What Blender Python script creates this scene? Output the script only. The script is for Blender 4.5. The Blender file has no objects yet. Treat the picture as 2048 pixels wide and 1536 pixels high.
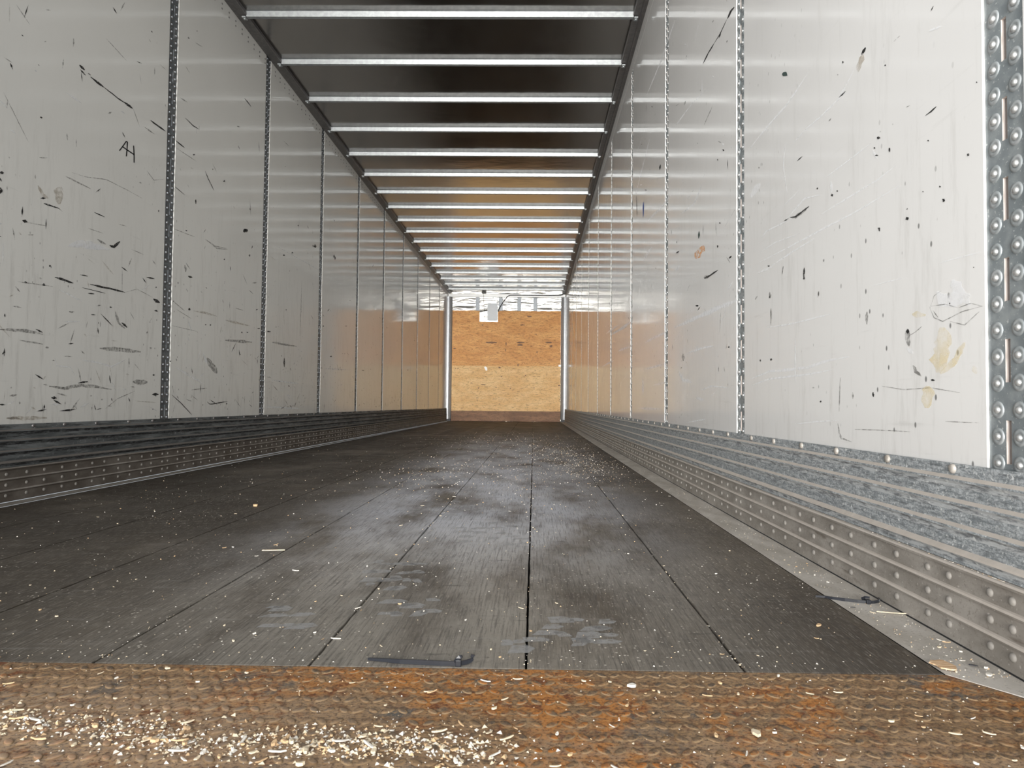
import bpy, bmesh, math, random
from mathutils import Vector, Matrix, Euler
S = bpy.context.scene
COL = S.collection
PI = math.pi

# ------------------------------------------------------------------ camera
F_PX, PITCH, YAW, ROLL, CAM_H, CX = 1331.49, 0.0312, 0.0127, 0.0088, 0.3684, 1051.39
XL, XR, YF, YB = -1.8983, 0.6717, 14.528, 0.45
cam = bpy.data.cameras.new('camera')
cam_o = bpy.data.objects.new('camera', cam)
COL.objects.link(cam_o)
cam.sensor_fit = 'HORIZONTAL'; cam.sensor_width = 36.0
cam.lens = 36.0 * F_PX / 2048
cam.shift_x = (1024 - CX) / 2048        # the lens is a little off centre (stabilised phone camera)
cam.clip_start = 0.02; cam.clip_end = 200
cam_o.location = (0, 0, CAM_H)
fwd = Vector((-math.sin(YAW) * math.cos(PITCH), math.cos(YAW) * math.cos(PITCH), math.sin(PITCH)))
right0 = Vector((math.cos(YAW), math.sin(YAW), 0))
up0 = right0.cross(fwd)
R_ = right0 * math.cos(ROLL) + up0 * math.sin(ROLL)
U_ = up0 * math.cos(ROLL) - right0 * math.sin(ROLL)
cam_o.matrix_world = Matrix(((R_.x, U_.x, -fwd.x, 0), (R_.y, U_.y, -fwd.y, 0), (R_.z, U_.z, -fwd.z, CAM_H), (0, 0, 0, 1)))
cam.dof.use_dof = True
cam.dof.focus_distance = 3.2
cam.dof.aperture_fstop = 22
S.camera = cam_o

# ------------------------------------------------------------------ world, sun, exposure
S.view_settings.view_transform = 'Standard'
S.view_settings.look = 'None'
S.view_settings.gamma = 1.0
S.view_settings.use_curve_mapping = False
S.view_settings.exposure = 0.0

W = bpy.data.worlds.new('sky'); S.world = W
W.use_nodes = True
wt = W.node_tree; wt.nodes.clear()
def wn(t, **k):
    n = wt.nodes.new(t)
    for a, b in k.items(): setattr(n, a, b)
    return n
def lobe(d, power, strength, color):
    d = Vector(d).normalized()
    dp = wn('ShaderNodeVectorMath', operation='DOT_PRODUCT'); wt.links.new(wtc.outputs['Generated'], dp.inputs[0]); dp.inputs[1].default_value = d
    mx = wn('ShaderNodeMath', operation='MAXIMUM'); wt.links.new(dp.outputs['Value'], mx.inputs[0]); mx.inputs[1].default_value = 0
    pw = wn('ShaderNodeMath', operation='POWER'); wt.links.new(mx.outputs[0], pw.inputs[0]); pw.inputs[1].default_value = power
    bg = wn('ShaderNodeBackground'); bg.inputs[0].default_value = (*color, 1)
    ml = wn('ShaderNodeMath', operation='MULTIPLY'); wt.links.new(pw.outputs[0], ml.inputs[0]); ml.inputs[1].default_value = strength
    wt.links.new(ml.outputs[0], bg.inputs[1])
    return bg
wtc = wn('ShaderNodeTexCoord')
bgs = [wn('ShaderNodeBackground')]
bgs[0].inputs[0].default_value = (0.86, 0.93, 1.0, 1); bgs[0].inputs[1].default_value = 0.55
bgs.append(lobe((-0.75, -0.62, 0.22), 3.0, 1.7, (1.0, 0.985, 0.96)))      # bright hazy sky behind and to the left of the open doors
bgs.append(lobe((-0.10, -1.0, 0.05), 10.0, 4.0, (1.0, 0.985, 0.95)))     # bright lobe low behind the opening, added to light the far end
bgs.append(lobe((-0.45, -0.80, -0.45), 4.0, 1.3, (1.0, 0.97, 0.92)))      # sunlit yard in front of the dock
last = bgs[0]
for b in bgs[1:]:
    ad = wn('ShaderNodeAddShader'); wt.links.new(last.outputs[0], ad.inputs[0]); wt.links.new(b.outputs[0], ad.inputs[1]); last = ad
wo = wn('ShaderNodeOutputWorld'); wt.links.new(last.outputs[0], wo.inputs[0])

sun = bpy.data.lights.new('fill_sun', 'SUN'); sun_o = bpy.data.objects.new('fill_sun', sun); COL.objects.link(sun_o)
sun.energy = 9.2; sun.angle = math.radians(34); sun.color = (1.0, 0.97, 0.92)
sun_o.location = (-3, -8, 3)
sun_o.rotation_euler = Vector((0.05, 1.0, -0.01)).to_track_quat('-Z', 'Y').to_euler()   # wide sun added to brighten the front wall, aimed level through the opening

portal = bpy.data.lights.new('door_opening', 'AREA'); portal_o = bpy.data.objects.new('door_opening', portal); COL.objects.link(portal_o)
portal.shape = 'RECTANGLE'; portal.size = 2.7; portal.size_y = 2.95
portal_o.location = ((XL + XR) / 2, YB - 0.01, 1.41)
portal_o.rotation_euler = (math.radians(90), 0, 0)
portal_o.rotation_euler = Vector((0, 1, 0)).to_track_quat('-Z', 'Y').to_euler()
portal.cycles.is_portal = True

S.cycles.use_denoising = True
S.cycles.max_bounces = 14; S.cycles.diffuse_bounces = 8; S.cycles.glossy_bounces = 8; S.cycles.transparent_max_bounces = 12
S.cycles.sample_clamp_indirect = 6.0
S.cycles.caustics_reflective = True
S.cycles.blur_glossy = 0.3

# ------------------------------------------------------------------ helpers
def ray(px, py):
    xx, yy = (px - CX) / F_PX, -(py - 768) / F_PX
    return R_ * xx + U_ * yy + fwd
def on_x(px, py, X):
    d = ray(px, py); t = X / d.x
    return Vector((X, t * d.y, CAM_H + t * d.z))
def on_z(px, py, z=0.0):
    d = ray(px, py); t = (z - CAM_H) / d.z
    return Vector((t * d.x, t * d.y, z))
def on_y(px, py, Y):
    d = ray(px, py); t = Y / d.y
    return Vector((t * d.x, Y, CAM_H + t * d.z))

class MB:
    def __init__(s): s.v = []; s.f = []; s.m = []; s.sm = []
    def add(s, vs, fs, mi=0, smooth=False):
        o = len(s.v); s.v += [tuple(v) for v in vs]
        for f in fs: s.f.append([o + i for i in f]); s.m.append(mi); s.sm.append(smooth)
    def box(s, x0, x1, y0, y1, z0, z1, mi=0):
        s.add([(x0, y0, z0), (x1, y0, z0), (x1, y1, z0), (x0, y1, z0), (x0, y0, z1), (x1, y0, z1), (x1, y1, z1), (x0, y1, z1)],
              [(0, 3, 2, 1), (4, 5, 6, 7), (0, 1, 5, 4), (1, 2, 6, 5), (2, 3, 7, 6), (3, 0, 4, 7)], mi)
    def bevbox(s, x0, x1, y0, y1, z0, z1, b, mi=0):
        bm = bmesh.new(); bmesh.ops.create_cube(bm, size=1)
        for v in bm.verts:
            v.co = Vector(((x0 + x1) / 2 + v.co.x * (x1 - x0), (y0 + y1) / 2 + v.co.y * (y1 - y0), (z0 + z1) / 2 + v.co.z * (z1 - z0)))
        bmesh.ops.bevel(bm, geom=bm.edges[:], offset=b, segments=2, affect='EDGES', profile=0.5)
        s.bm(bm, mi)
    def bm(s, bm, mi=0, smooth=False):
        bm.verts.index_update()
        s.add([v.co.copy() for v in bm.verts], [[v.index for v in f.verts] for f in bm.faces], mi, smooth); bm.free()
    def lathe(s, prof, M, n=12, mi=0):       # profile (r, h) from the rim to the tip; M maps local z up
        vs = []; fs = []
        for r, h in prof:
            for k in range(n):
                a = 2 * PI * k / n; vs.append(M @ Vector((r * math.cos(a), r * math.sin(a), h)))
        for i in range(len(prof) - 1):
            for k in range(n):
                k2 = (k + 1) % n; fs.append((i * n + k, i * n + k2, (i + 1) * n + k2, (i + 1) * n + k))
        fs.append([(len(prof) - 1) * n + k for k in range(n)])
        s.add(vs, fs, mi, True)
    def extrude_y(s, prof, ys, mats=None, flip=False, close=False):   # prof: (x, z)
        n = len(prof); vs = [(x, y, z) for y in ys for x, z in prof]
        for j in range(len(ys) - 1):
            for i in range(n if close else n - 1):
                i2 = (i + 1) % n
                f = [j * n + i, j * n + i2, (j + 1) * n + i2, (j + 1) * n + i]
                if flip: f.reverse()
                o = len(s.v)
                s.f.append([o + q for q in f]); s.m.append(mats[i] if mats else 0); s.sm.append(False)
        if close:
            o = len(s.v)
            a = [o + i for i in range(n)]; b = [o + (len(ys) - 1) * n + i for i in range(n)]
            s.f.append(a if flip else a[::-1]); s.m.append(mats[0] if mats else 0); s.sm.append(False)
            s.f.append(b[::-1] if flip else b); s.m.append(mats[0] if mats else 0); s.sm.append(False)
        s.v += vs
    def tube(s, pts, r, n=8, mi=0):
        pts = [Vector(p) for p in pts]; vs = []; fs = []
        for i, p in enumerate(pts):
            t = (pts[min(i + 1, len(pts) - 1)] - pts[max(i - 1, 0)]).normalized()
            a = t.orthogonal().normalized() if i == 0 else (pa - t * pa.dot(t)).normalized(); pa = a
            b = t.cross(a)
            for k in range(n):
                q = 2 * PI * k / n; vs.append(p + (a * math.cos(q) + b * math.sin(q)) * r)
        for i in range(len(pts) - 1):
            for k in range(n):
                fs.append((i * n + k, i * n + (k + 1) % n, (i + 1) * n + (k + 1) % n, (i + 1) * n + k))
        fs.append(list(range(n))[::-1]); fs.append([(len(pts) - 1) * n + k for k in range(n)])
        s.add(vs, fs, mi, True)
    def mesh(s, name, mats):
        me = bpy.data.meshes.new(name); me.from_pydata(s.v, [], s.f)
        for m in mats: me.materials.append(m)
        me.polygons.foreach_set('material_index', s.m); me.polygons.foreach_set('use_smooth', s.sm)
        me.update(); return me
    def build(s, name, mats, parent=None):
        if not isinstance(mats, (list, tuple)): mats = [mats]
        o = bpy.data.objects.new(name, s.mesh(name, mats)); COL.objects.link(o)
        if parent: o.parent = parent
        return o
def tag(o, label=None, cat=None, group=None, kind=None):
    if label: o['label'] = label
    if cat: o['category'] = cat
    if group: o['group'] = group
    if kind: o['kind'] = kind
    return o
def empty(name, loc=(0, 0, 0)):
    o = bpy.data.objects.new(name, None); COL.objects.link(o); o.location = loc; o.empty_display_size = 0.1; return o
def axis_m(loc, zdir):
    q = Vector(zdir).to_track_quat('Z', 'Y'); return Matrix.Translation(Vector(loc)) @ q.to_matrix().to_4x4()

# ------------------------------------------------------------------ materials
class N:
    def __init__(s, name):
        s.m = bpy.data.materials.new(name); s.m.use_nodes = True; s.t = s.m.node_tree; s.t.nodes.clear()
        s.out = s.t.nodes.new('ShaderNodeOutputMaterial'); s.b = s.t.nodes.new('ShaderNodeBsdfPrincipled')
        s.t.links.new(s.b.outputs[0], s.out.inputs[0])
        s.tc = s.t.nodes.new('ShaderNodeTexCoord')
        s.geo = s.t.nodes.new('ShaderNodeNewGeometry')
        s.pos = s.geo.outputs['Position']
    def n(s, t, **k):
        n = s.t.nodes.new(t)
        for a, b in k.items(): setattr(n, a, b)
        return n
    def l(s, a, b): s.t.links.new(a, b)
    def put(s, sock, v):
        if hasattr(v, 'is_linked') or hasattr(v, 'links'): s.l(v, sock)
        else:
            if isinstance(v, tuple) and len(v) == 3 and sock.type == 'RGBA': v = (*v, 1)
            sock.default_value = v
    def scale(s, vec, sc, loc=(0, 0, 0)):
        n = s.n('ShaderNodeMapping'); s.l(vec, n.inputs[0]); n.inputs['Scale'].default_value = sc; n.inputs['Location'].default_value = loc; return n.outputs[0]
    def noise(s, sc=(1, 1, 1), scale=1.0, detail=4, rough=0.55, dist=0.0, loc=(0, 0, 0), vec=None):
        n = s.n('ShaderNodeTexNoise'); s.l(s.scale(vec or s.pos, sc, loc), n.inputs['Vector'])
        n.inputs['Scale'].default_value = scale; n.inputs['Detail'].default_value = detail; n.inputs['Roughness'].default_value = rough; n.inputs['Distortion'].default_value = dist
        return n.outputs[0]
    def voro(s, sc, scale=1.0, loc=(0, 0, 0), out='Distance', rnd=1.0):
        n = s.n('ShaderNodeTexVoronoi'); s.l(s.scale(s.pos, sc, loc), n.inputs['Vector']); n.inputs['Scale'].default_value = scale; n.inputs['Randomness'].default_value = rnd
        return n.outputs[out]
    def ramp(s, v, a, b, lo=0.0, hi=1.0):
        n = s.n('ShaderNodeMapRange'); n.clamp = True; n.interpolation_type = 'SMOOTHSTEP'
        s.l(v, n.inputs[0]); n.inputs[1].default_value = a; n.inputs[2].default_value = b; n.inputs[3].default_value = lo; n.inputs[4].default_value = hi
        return n.outputs[0]
    def math(s, op, a, b=0.0):
        n = s.n('ShaderNodeMath', operation=op); s.put(n.inputs[0], a); s.put(n.inputs[1], b); return n.outputs[0]
    def mix(s, f, a, b, mode='MIX'):
        n = s.n('ShaderNodeMix'); n.data_type = 'RGBA'; n.blend_type = mode
        s.put(n.inputs[0], f); s.put(n.inputs[6], a); s.put(n.inputs[7], b); return n.outputs[2]
    def xyz(s):
        n = s.n('ShaderNodeSeparateXYZ'); s.l(s.pos, n.inputs[0]); return n.outputs
    def bump(s, h, strength=0.3, dist=0.002):
        n = s.n('ShaderNodeBump'); s.l(h, n.inputs['Height']); n.inputs['Strength'].default_value = strength; n.inputs['Distance'].default_value = dist
        s.l(n.outputs[0], s.b.inputs['Normal'])
    def set(s, color=None, rough=None, metal=None, spec=None, alpha=None):
        for k, v in (('Base Color', color), ('Roughness', rough), ('Metallic', metal), ('Specular IOR Level', spec), ('Alpha', alpha)):
            if v is not None: s.put(s.b.inputs[k], v)
        return s.m
MAT = {}
def plain(name, color, rough=0.5, metal=0.0, var=0.12, spec=0.5, sc=60):
    x = N(name); c = tuple(color)
    d = tuple(min(1, q * (1 - var)) for q in c); h = tuple(min(1, q * (1 + var)) for q in c)
    MAT[name] = x.set(x.mix(x.noise(scale=sc), d, h), rough, metal, spec); return MAT[name]

# white glossy liner panels with grime and scuffs
def wall_mat(name, base, seed, grime):
    x = N(name); z = x.xyz()[2]
    c = x.mix(x.ramp(x.noise((0.7, 0.7, 0.5), 1.6, 3, loc=(seed, 0, 0)), 0.35, 0.7), base, tuple(q * 0.94 for q in base))
    low = x.ramp(z, 2.0, 0.35)                                         # dirtier towards the reach of cargo
    st = x.ramp(x.noise((1, 22, 3.0), 1.5, 6, 0.7, loc=(seed, 3, 0)), 0.50, 0.72)   # upright rub marks
    c = x.mix(x.math('MULTIPLY', x.math('MULTIPLY', st, low), grime), c, (0.30, 0.285, 0.26))
    hz = x.ramp(x.noise((1, 2.2, 30), 1.4, 6, 0.7, loc=(seed, 9, 0)), 0.60, 0.78)    # sideways rub marks
    c = x.mix(x.math('MULTIPLY', x.math('MULTIPLY', hz, low), grime * 0.9), c, (0.27, 0.26, 0.24))
    cl = x.ramp(x.noise((1, 1, 1), 1.7, 2, loc=(seed, 5, 4)), 0.45, 0.62)
    fl = x.ramp(x.voro((1, 34, 20), 1.0, (seed, 0, 0)), 0.13, 0.07)   # small black flecks in clusters
    c = x.mix(x.math('MULTIPLY', x.math('MULTIPLY', fl, cl), x.math('MULTIPLY', low, 0.8)), c, (0.05, 0.05, 0.05))
    ro = x.ramp(x.noise((1, 3, 3), 2.0, 5, loc=(seed, 1, 1)), 0.35, 0.75, 0.07, 0.13)
    ro = x.math('ADD', ro, x.math('MULTIPLY', x.math('MULTIPLY', st, low), 0.2))
    x.bump(x.noise((1, 1, 1), 1.3, 2, loc=(seed, 0, 0)), 0.10, 0.01)
    MAT[name] = x.set(c, ro, 0.0, 0.5); return MAT[name]
wall_mat('left_liner', (0.735, 0.73, 0.70), 3.0, 0.28)
wall_mat('right_liner', (0.74, 0.735, 0.725), 11.0, 0.2)
plain('backing_wood', (0.16, 0.14, 0.13), 0.7)

# galvanised steel
def galv(name, a, b, metal, rough, speck=0.0):
    x = N(name)
    c = x.mix(x.ramp(x.noise((1, 1, 1), 35, 5, 0.6), 0.35, 0.7), a, b)
    if speck:
        c = x.mix(x.math('MULTIPLY', x.ramp(x.noise((1, 1, 1), 210, 2), 0.64, 0.70), speck), c, (0.75, 0.77, 0.76))
    x.bump(x.noise((1, 1, 1), 60, 3), 0.15, 0.001)
    MAT[name] = x.set(c, rough, metal, 0.5); return MAT[name]
galv('post_steel', (0.23, 0.26, 0.275), (0.33, 0.36, 0.37), 0.35, 0.42, 0.5)
galv('post_dark', (0.105, 0.12, 0.13), (0.165, 0.18, 0.19), 0.3, 0.45, 0.25)
galv('rivet_steel', (0.42, 0.43, 0.43), (0.58, 0.58, 0.57), 0.7, 0.36)
galv('ring_steel', (0.34, 0.37, 0.38), (0.45, 0.47, 0.48), 0.4, 0.4)
galv('bow_steel', (0.27, 0.285, 0.295), (0.35, 0.37, 0.38), 0.5, 0.44)
galv('stud_steel', (0.30, 0.33, 0.36), (0.38, 0.41, 0.44), 0.3, 0.45)
galv('corner_steel', (0.45, 0.47, 0.50), (0.55, 0.57, 0.60), 0.4, 0.4)
galv('rail_alu', (0.15, 0.145, 0.145), (0.20, 0.19, 0.185), 0.6, 0.45)

# corrugated scuff liner: zinc with worn patches, black rub streaks and paint specks
x = N('scuff_zinc')
c = x.mix(x.ramp(x.noise((1, 5, 26), 6, 10, 0.85), 0.42, 0.60), (0.20, 0.225, 0.24), (0.52, 0.55, 0.57))
c = x.mix(x.math('MULTIPLY', x.ramp(x.noise((1, 3, 42), 4, 8, 0.8, loc=(4, 0, 0)), 0.55, 0.64), 0.7), c, (0.06, 0.063, 0.067))
c = x.mix(x.math('MULTIPLY', x.ramp(x.noise((1, 1, 1), 230, 4, 0.7), 0.52, 0.44), 0.5), c, (0.13, 0.145, 0.155))
c = x.mix(x.math('MULTIPLY', x.ramp(x.noise((1, 1, 1.2), 95, 6, 0.8), 0.57, 0.64), 0.85), c, (0.76, 0.78, 0.78))
c = x.mix(x.math('MULTIPLY', x.ramp(x.noise((1, 1, 4), 7, 3, loc=(9, 2, 0)), 0.70, 0.80), 0.6), c, (0.13, 0.22, 0.15))
x.bump(x.noise((1, 1, 2), 90, 5, 0.7), 0.5, 0.002)
MAT['scuff_zinc'] = x.set(c, 0.5, 0.2, 0.5)
x = N('groove_dirt')
c = x.mix(x.ramp(x.noise((1, 5, 30), 5, 7, 0.75), 0.40, 0.56), (0.15, 0.16, 0.17), (0.44, 0.46, 0.47))
c = x.mix(x.math('MULTIPLY', x.ramp(x.noise((1, 1, 1.2), 70, 5, 0.7), 0.58, 0.66), 0.7), c, (0.66, 0.68, 0.67))
x.bump(x.noise((1, 1, 2), 55, 4), 0.35, 0.002)
MAT['groove_dirt'] = x.set(c, 0.6, 0.1, 0.4)
x = N('groove_dirt_shaded')  # left copy of the groove colour, with shade painted in
MAT['groove_dirt_shaded'] = x.set(x.mix(x.ramp(x.noise((1, 5, 30), 5, 7, 0.75), 0.45, 0.62), (0.02, 0.021, 0.023), (0.13, 0.14, 0.145)), 0.6, 0.1, 0.4)
x = N('scuff_shaded')  # left band's copy of scuff_zinc, its shade put into the colour
c = x.mix(x.ramp(x.noise((1, 1.2, 9), 4, 6, 0.65), 0.38, 0.66), (0.075, 0.085, 0.09), (0.20, 0.215, 0.22))
c = x.mix(x.math('MULTIPLY', x.ramp(x.noise((1, 2.5, 40), 3, 6, 0.7, loc=(4, 0, 0)), 0.50, 0.66), 0.9), c, (0.022, 0.023, 0.025))
c = x.mix(x.math('MULTIPLY', x.ramp(x.noise((1, 1, 1.2), 60, 5, 0.7), 0.60, 0.70), 0.6), c, (0.42, 0.43, 0.43))
x.bump(x.noise((1, 1, 2), 55, 4), 0.35, 0.002)
MAT['scuff_shaded'] = x.set(c, 0.55, 0.2, 0.4)
x = N('ledge_dust_shaded')  # left copy of the dusty ledge colour, darkened by painted shade
MAT['ledge_dust_shaded'] = x.set(x.mix(x.noise((1, 2, 1), 25, 5), (0.13, 0.12, 0.11), (0.20, 0.185, 0.17)), 0.85, 0.0, 0.3)
x = N('ledge_dust_lit')  # dust on the scuff ledges; also paints top light on kick ribs
c = x.mix(x.noise((1, 2, 1), 25, 5), (0.36, 0.325, 0.29), (0.52, 0.475, 0.43))
MAT['ledge_dust_lit'] = x.set(c, 0.85, 0.0, 0.3)
x = N('kick_alu')
c = x.mix(x.ramp(x.noise((1, 1.5, 3), 6, 6, 0.6), 0.35, 0.7), (0.25, 0.23, 0.205), (0.38, 0.355, 0.325))
c = x.mix(x.math('MULTIPLY', x.ramp(x.noise((1, 1, 1), 190, 2), 0.66, 0.72), 0.6), c, (0.6, 0.56, 0.52))
c = x.mix(x.math('MULTIPLY', x.ramp(x.noise((1, 2, 14), 4, 5, loc=(3, 0, 0)), 0.62, 0.74), 0.6), c, (0.10, 0.075, 0.055))
c = x.mix(x.math('MULTIPLY', x.ramp(x.noise((1, 1, 1), 180, 5, 0.75, loc=(3, 3, 3)), 0.55, 0.64), 0.45), c, (0.13, 0.11, 0.09))
x.bump(x.noise((1, 1, 1), 80, 4), 0.2, 0.001)
MAT['kick_alu'] = x.set(c, 0.55, 0.15, 0.4)
x = N('kick_shaded')  # left copy of kick_alu; the shade on that side is painted in
c = x.mix(x.ramp(x.noise((1, 1.5, 3), 6, 6, 0.6), 0.35, 0.7), (0.115, 0.098, 0.083), (0.185, 0.165, 0.145))
x.bump(x.noise((1, 1, 1), 80, 4), 0.2, 0.001)
MAT['kick_shaded'] = x.set(c, 0.65, 0.1, 0.3)
x = N('kick_rivet')
MAT['kick_rivet'] = x.set(x.mix(x.noise(scale=150), (0.19, 0.178, 0.162), (0.27, 0.255, 0.235)), 0.7, 0.1)

# timber deck
x = N('deck_wood'); X, Y, Z = x.xyz()
lam = x.n('ShaderNodeTexWhiteNoise'); lam.noise_dimensions = '1D'; x.l(x.math('FLOOR', x.math('MULTIPLY', X, 33.0)), lam.inputs['W'])
c = x.mix(x.ramp(x.noise((1.4, 0.8, 1), 1.8, 4), 0.35, 0.68), (0.066, 0.053, 0.041), (0.145, 0.124, 0.099))
c = x.mix(x.math('MULTIPLY', lam.outputs[0], 0.22), c, (0.08, 0.072, 0.066))
sheen_lane = x.math('MULTIPLY', x.ramp(x.math('ABSOLUTE', x.math('ADD', X, 0.22)), 0.80, 0.12), x.ramp(Y, 9.5, 3.5))
sheen_lane = x.math('MULTIPLY', sheen_lane, x.ramp(Y, 0.9, 2.0, 0.62, 1.15))      # pale worn middle of the deck, with its bluish sheen painted in
worn = x.math('MULTIPLY', sheen_lane, x.ramp(x.noise((2.2, 0.9, 1), 2.0, 5, 0.6, loc=(5, 1, 0)), 0.28, 0.62))
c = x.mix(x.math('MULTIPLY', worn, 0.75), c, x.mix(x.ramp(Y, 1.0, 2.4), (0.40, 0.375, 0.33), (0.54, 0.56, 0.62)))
dirt_shade = x.math('MULTIPLY', x.ramp(X, -0.45, -1.1), x.ramp(x.noise((1, 1, 1), 1.5, 3, loc=(1, 8, 0)), 0.25, 0.5))   # dirty left boards, their shade painted into the colour as well
c = x.mix(x.math('MULTIPLY', dirt_shade, 0.8), c, (0.026, 0.020, 0.014))
gr = x.ramp(x.noise((240, 9, 1), 1.0, 5, 0.7), 0.48, 0.64)
c = x.mix(x.math('MULTIPLY', gr, 0.5), c, (0.055, 0.050, 0.046))
g2 = x.ramp(x.noise((420, 26, 1), 1.0, 4, 0.75, loc=(1, 3, 0)), 0.52, 0.66)
c = x.mix(x.math('MULTIPLY', g2, 0.42), c, (0.36, 0.33, 0.29))
g3 = x.ramp(x.noise((130, 130, 1), 1.0, 5, 0.8, loc=(9, 3, 0)), 0.55, 0.66)
c = x.mix(x.math('MULTIPLY', g3, 0.55), c, (0.03, 0.026, 0.022))
cs = x.ramp(x.noise((5, 60, 1), 1.0, 6, 0.7, loc=(2, 2, 0)), 0.56, 0.74)    # crosswise scrapes
c = x.mix(x.math('MULTIPLY', cs, 0.34), c, (0.30, 0.29, 0.275))
ds = x.ramp(x.noise((9, 45, 1), 1.0, 5, 0.65, loc=(8, 4, 0)), 0.60, 0.74)
c = x.mix(x.math('MULTIPLY', ds, 0.55), c, (0.045, 0.042, 0.04))
sp = x.ramp(x.voro((75, 75, 1), 1.0), 0.17, 0.10)
c = x.mix(x.math('MULTIPLY', sp, x.ramp(x.noise((1, 1, 1), 3.0, 3, loc=(7, 7, 0)), 0.42, 0.62)), c, (0.52, 0.48, 0.42))
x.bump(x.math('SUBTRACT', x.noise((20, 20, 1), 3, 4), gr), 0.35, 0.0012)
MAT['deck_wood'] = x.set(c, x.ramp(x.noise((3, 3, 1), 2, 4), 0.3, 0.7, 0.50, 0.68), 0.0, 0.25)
plain('slot_edge', (0.60, 0.53, 0.49), 0.7)
plain('deck_gap', (0.02, 0.017, 0.014), 0.9)

# rusty tread plate
x = N('rusty_plate')
big = x.noise((1, 1, 1), 4.2, 5, 0.6, loc=(1.3, 0.4, 0)); mid = x.noise((1, 1.3, 1), 17, 8, 0.75, loc=(2, 5, 0)); fine = x.noise((1, 1.4, 1), 170, 6, 0.8)
c = x.mix(x.ramp(mid, 0.35, 0.65), (0.18, 0.11, 0.058), (0.30, 0.20, 0.115))
film = x.math('MULTIPLY', x.ramp(x.xyz()[0], 0.0, -0.5), x.ramp(x.xyz()[1], 0.93, 0.78))   # pale sawdust film where the chips drifted
c = x.mix(x.math('MULTIPLY', film, 0.7), c, (0.44, 0.32, 0.22))
c = x.mix(x.math('MULTIPLY', x.ramp(x.noise((1, 1, 1), 45, 5, 0.7, loc=(4, 4, 0)), 0.50, 0.62), 0.7), c, (0.17, 0.085, 0.042))
c = x.mix(x.math('MULTIPLY', x.ramp(x.noise((1, 1, 1), 7, 5, 0.65, loc=(6, 1, 0)), 0.53, 0.61), x.ramp(mid, 0.62, 0.44)), c, (0.10, 0.102, 0.098))
c = x.mix(x.math('MULTIPLY', x.math('MULTIPLY', x.ramp(big, 0.46, 0.56), x.ramp(x.xyz()[0], -0.55, -0.15)), x.ramp(x.noise((1, 1.3, 1), 26, 6, 0.7, loc=(2, 5, 0)), 0.42, 0.56)), c, (0.44, 0.175, 0.04))
c = x.mix(x.math('MULTIPLY', x.ramp(x.noise((1, 1, 1), 38, 6, 0.7, loc=(3, 8, 0)), 0.52, 0.62), x.ramp(big, 0.40, 0.54)), c, (0.17, 0.048, 0.014))
c = x.mix(x.math('MULTIPLY', x.math('MULTIPLY', x.ramp(x.xyz()[1], 0.80, 0.70), x.ramp(mid, 0.40, 0.55)), 0.6), c, (0.40, 0.28, 0.185))
c = x.mix(x.math('MULTIPLY', x.ramp(fine, 0.52, 0.60), 0.65), c, (0.46, 0.28, 0.12))
c = x.mix(x.math('MULTIPLY', x.ramp(fine, 0.485, 0.42), 0.85), c, (0.075, 0.042, 0.024))
x.bump(x.math('ADD', fine, mid), 0.5, 0.0015)
MAT['rusty_plate'] = x.set(c, 0.7, 0.0, 0.4)

x = N('lug_foot')
c = x.mix(x.ramp(x.noise((1, 1, 1), 40, 4), 0.4, 0.6), (0.17, 0.105, 0.055), (0.27, 0.185, 0.105))
MAT['lug_foot'] = x.set(c, 0.8, 0.0, 0.3)
x = N('lug_top')
c = x.mix(x.ramp(x.noise((1, 1, 1), 22, 4, 0.6), 0.42, 0.6), (0.115, 0.085, 0.06), (0.23, 0.145, 0.078))
c = x.mix(x.math('MULTIPLY', x.ramp(x.noise((1, 1, 1), 4.2, 5, 0.6, loc=(1.3, 0.4, 0)), 0.46, 0.58), x.ramp(x.noise((1, 1, 1), 30, 3), 0.42, 0.58)), c, (0.38, 0.14, 0.03))
c = x.mix(x.math('MULTIPLY', x.ramp(x.noise((1, 1, 1), 190, 6, 0.8), 0.51, 0.58), 0.8), c, (0.06, 0.038, 0.024))
c = x.mix(x.math('MULTIPLY', x.ramp(x.noise((1, 1, 1), 150, 6, 0.8, loc=(5, 5, 5)), 0.53, 0.60), 0.5), c, (0.44, 0.26, 0.11))
c = x.mix(x.math('MULTIPLY', x.math('MULTIPLY', x.ramp(x.xyz()[0], 0.0, -0.5), x.ramp(x.xyz()[1], 0.93, 0.78)), 0.55), c, (0.42, 0.31, 0.22))
x.bump(x.noise((1, 1, 1), 150, 3), 0.4, 0.001)
MAT['lug_top'] = x.set(c, 0.65, 0.0, 0.4)

# roof sheet, mirror-like bare aluminium
x = N('roof_sheet')
x.bump(x.noise((1.0, 2.0, 1), 1.6, 3), 0.10, 0.02)
tg = x.n('ShaderNodeCombineXYZ'); tg.inputs[1].default_value = 1.0
x.l(tg.outputs[0], x.b.inputs['Tangent']); x.b.inputs['Anisotropic'].default_value = 0.9; x.b.inputs['Anisotropic Rotation'].default_value = 0.25
MAT['roof_sheet'] = x.set(x.mix(x.noise((1, 1, 1), 2.5, 4), (0.33, 0.315, 0.30), (0.39, 0.375, 0.36)), x.ramp(x.noise((2, 1, 1), 3, 4), 0.3, 0.7, 0.15, 0.20), 1.0)
# nose sheet, wavy bright aluminium
x = N('nose_alu')
x.bump(x.noise((0.9, 1, 9), 1.5, 2, dist=0.6), 0.6, 0.05)
MAT['nose_alu'] = x.set((0.72, 0.71, 0.68), 0.22, 0.85)
plain('header_white', (0.86, 0.87, 0.87), 0.3, 0.3, 0.04)
plain('patch_white', (0.72, 0.76, 0.80), 0.45, 0.0, 0.10)
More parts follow.
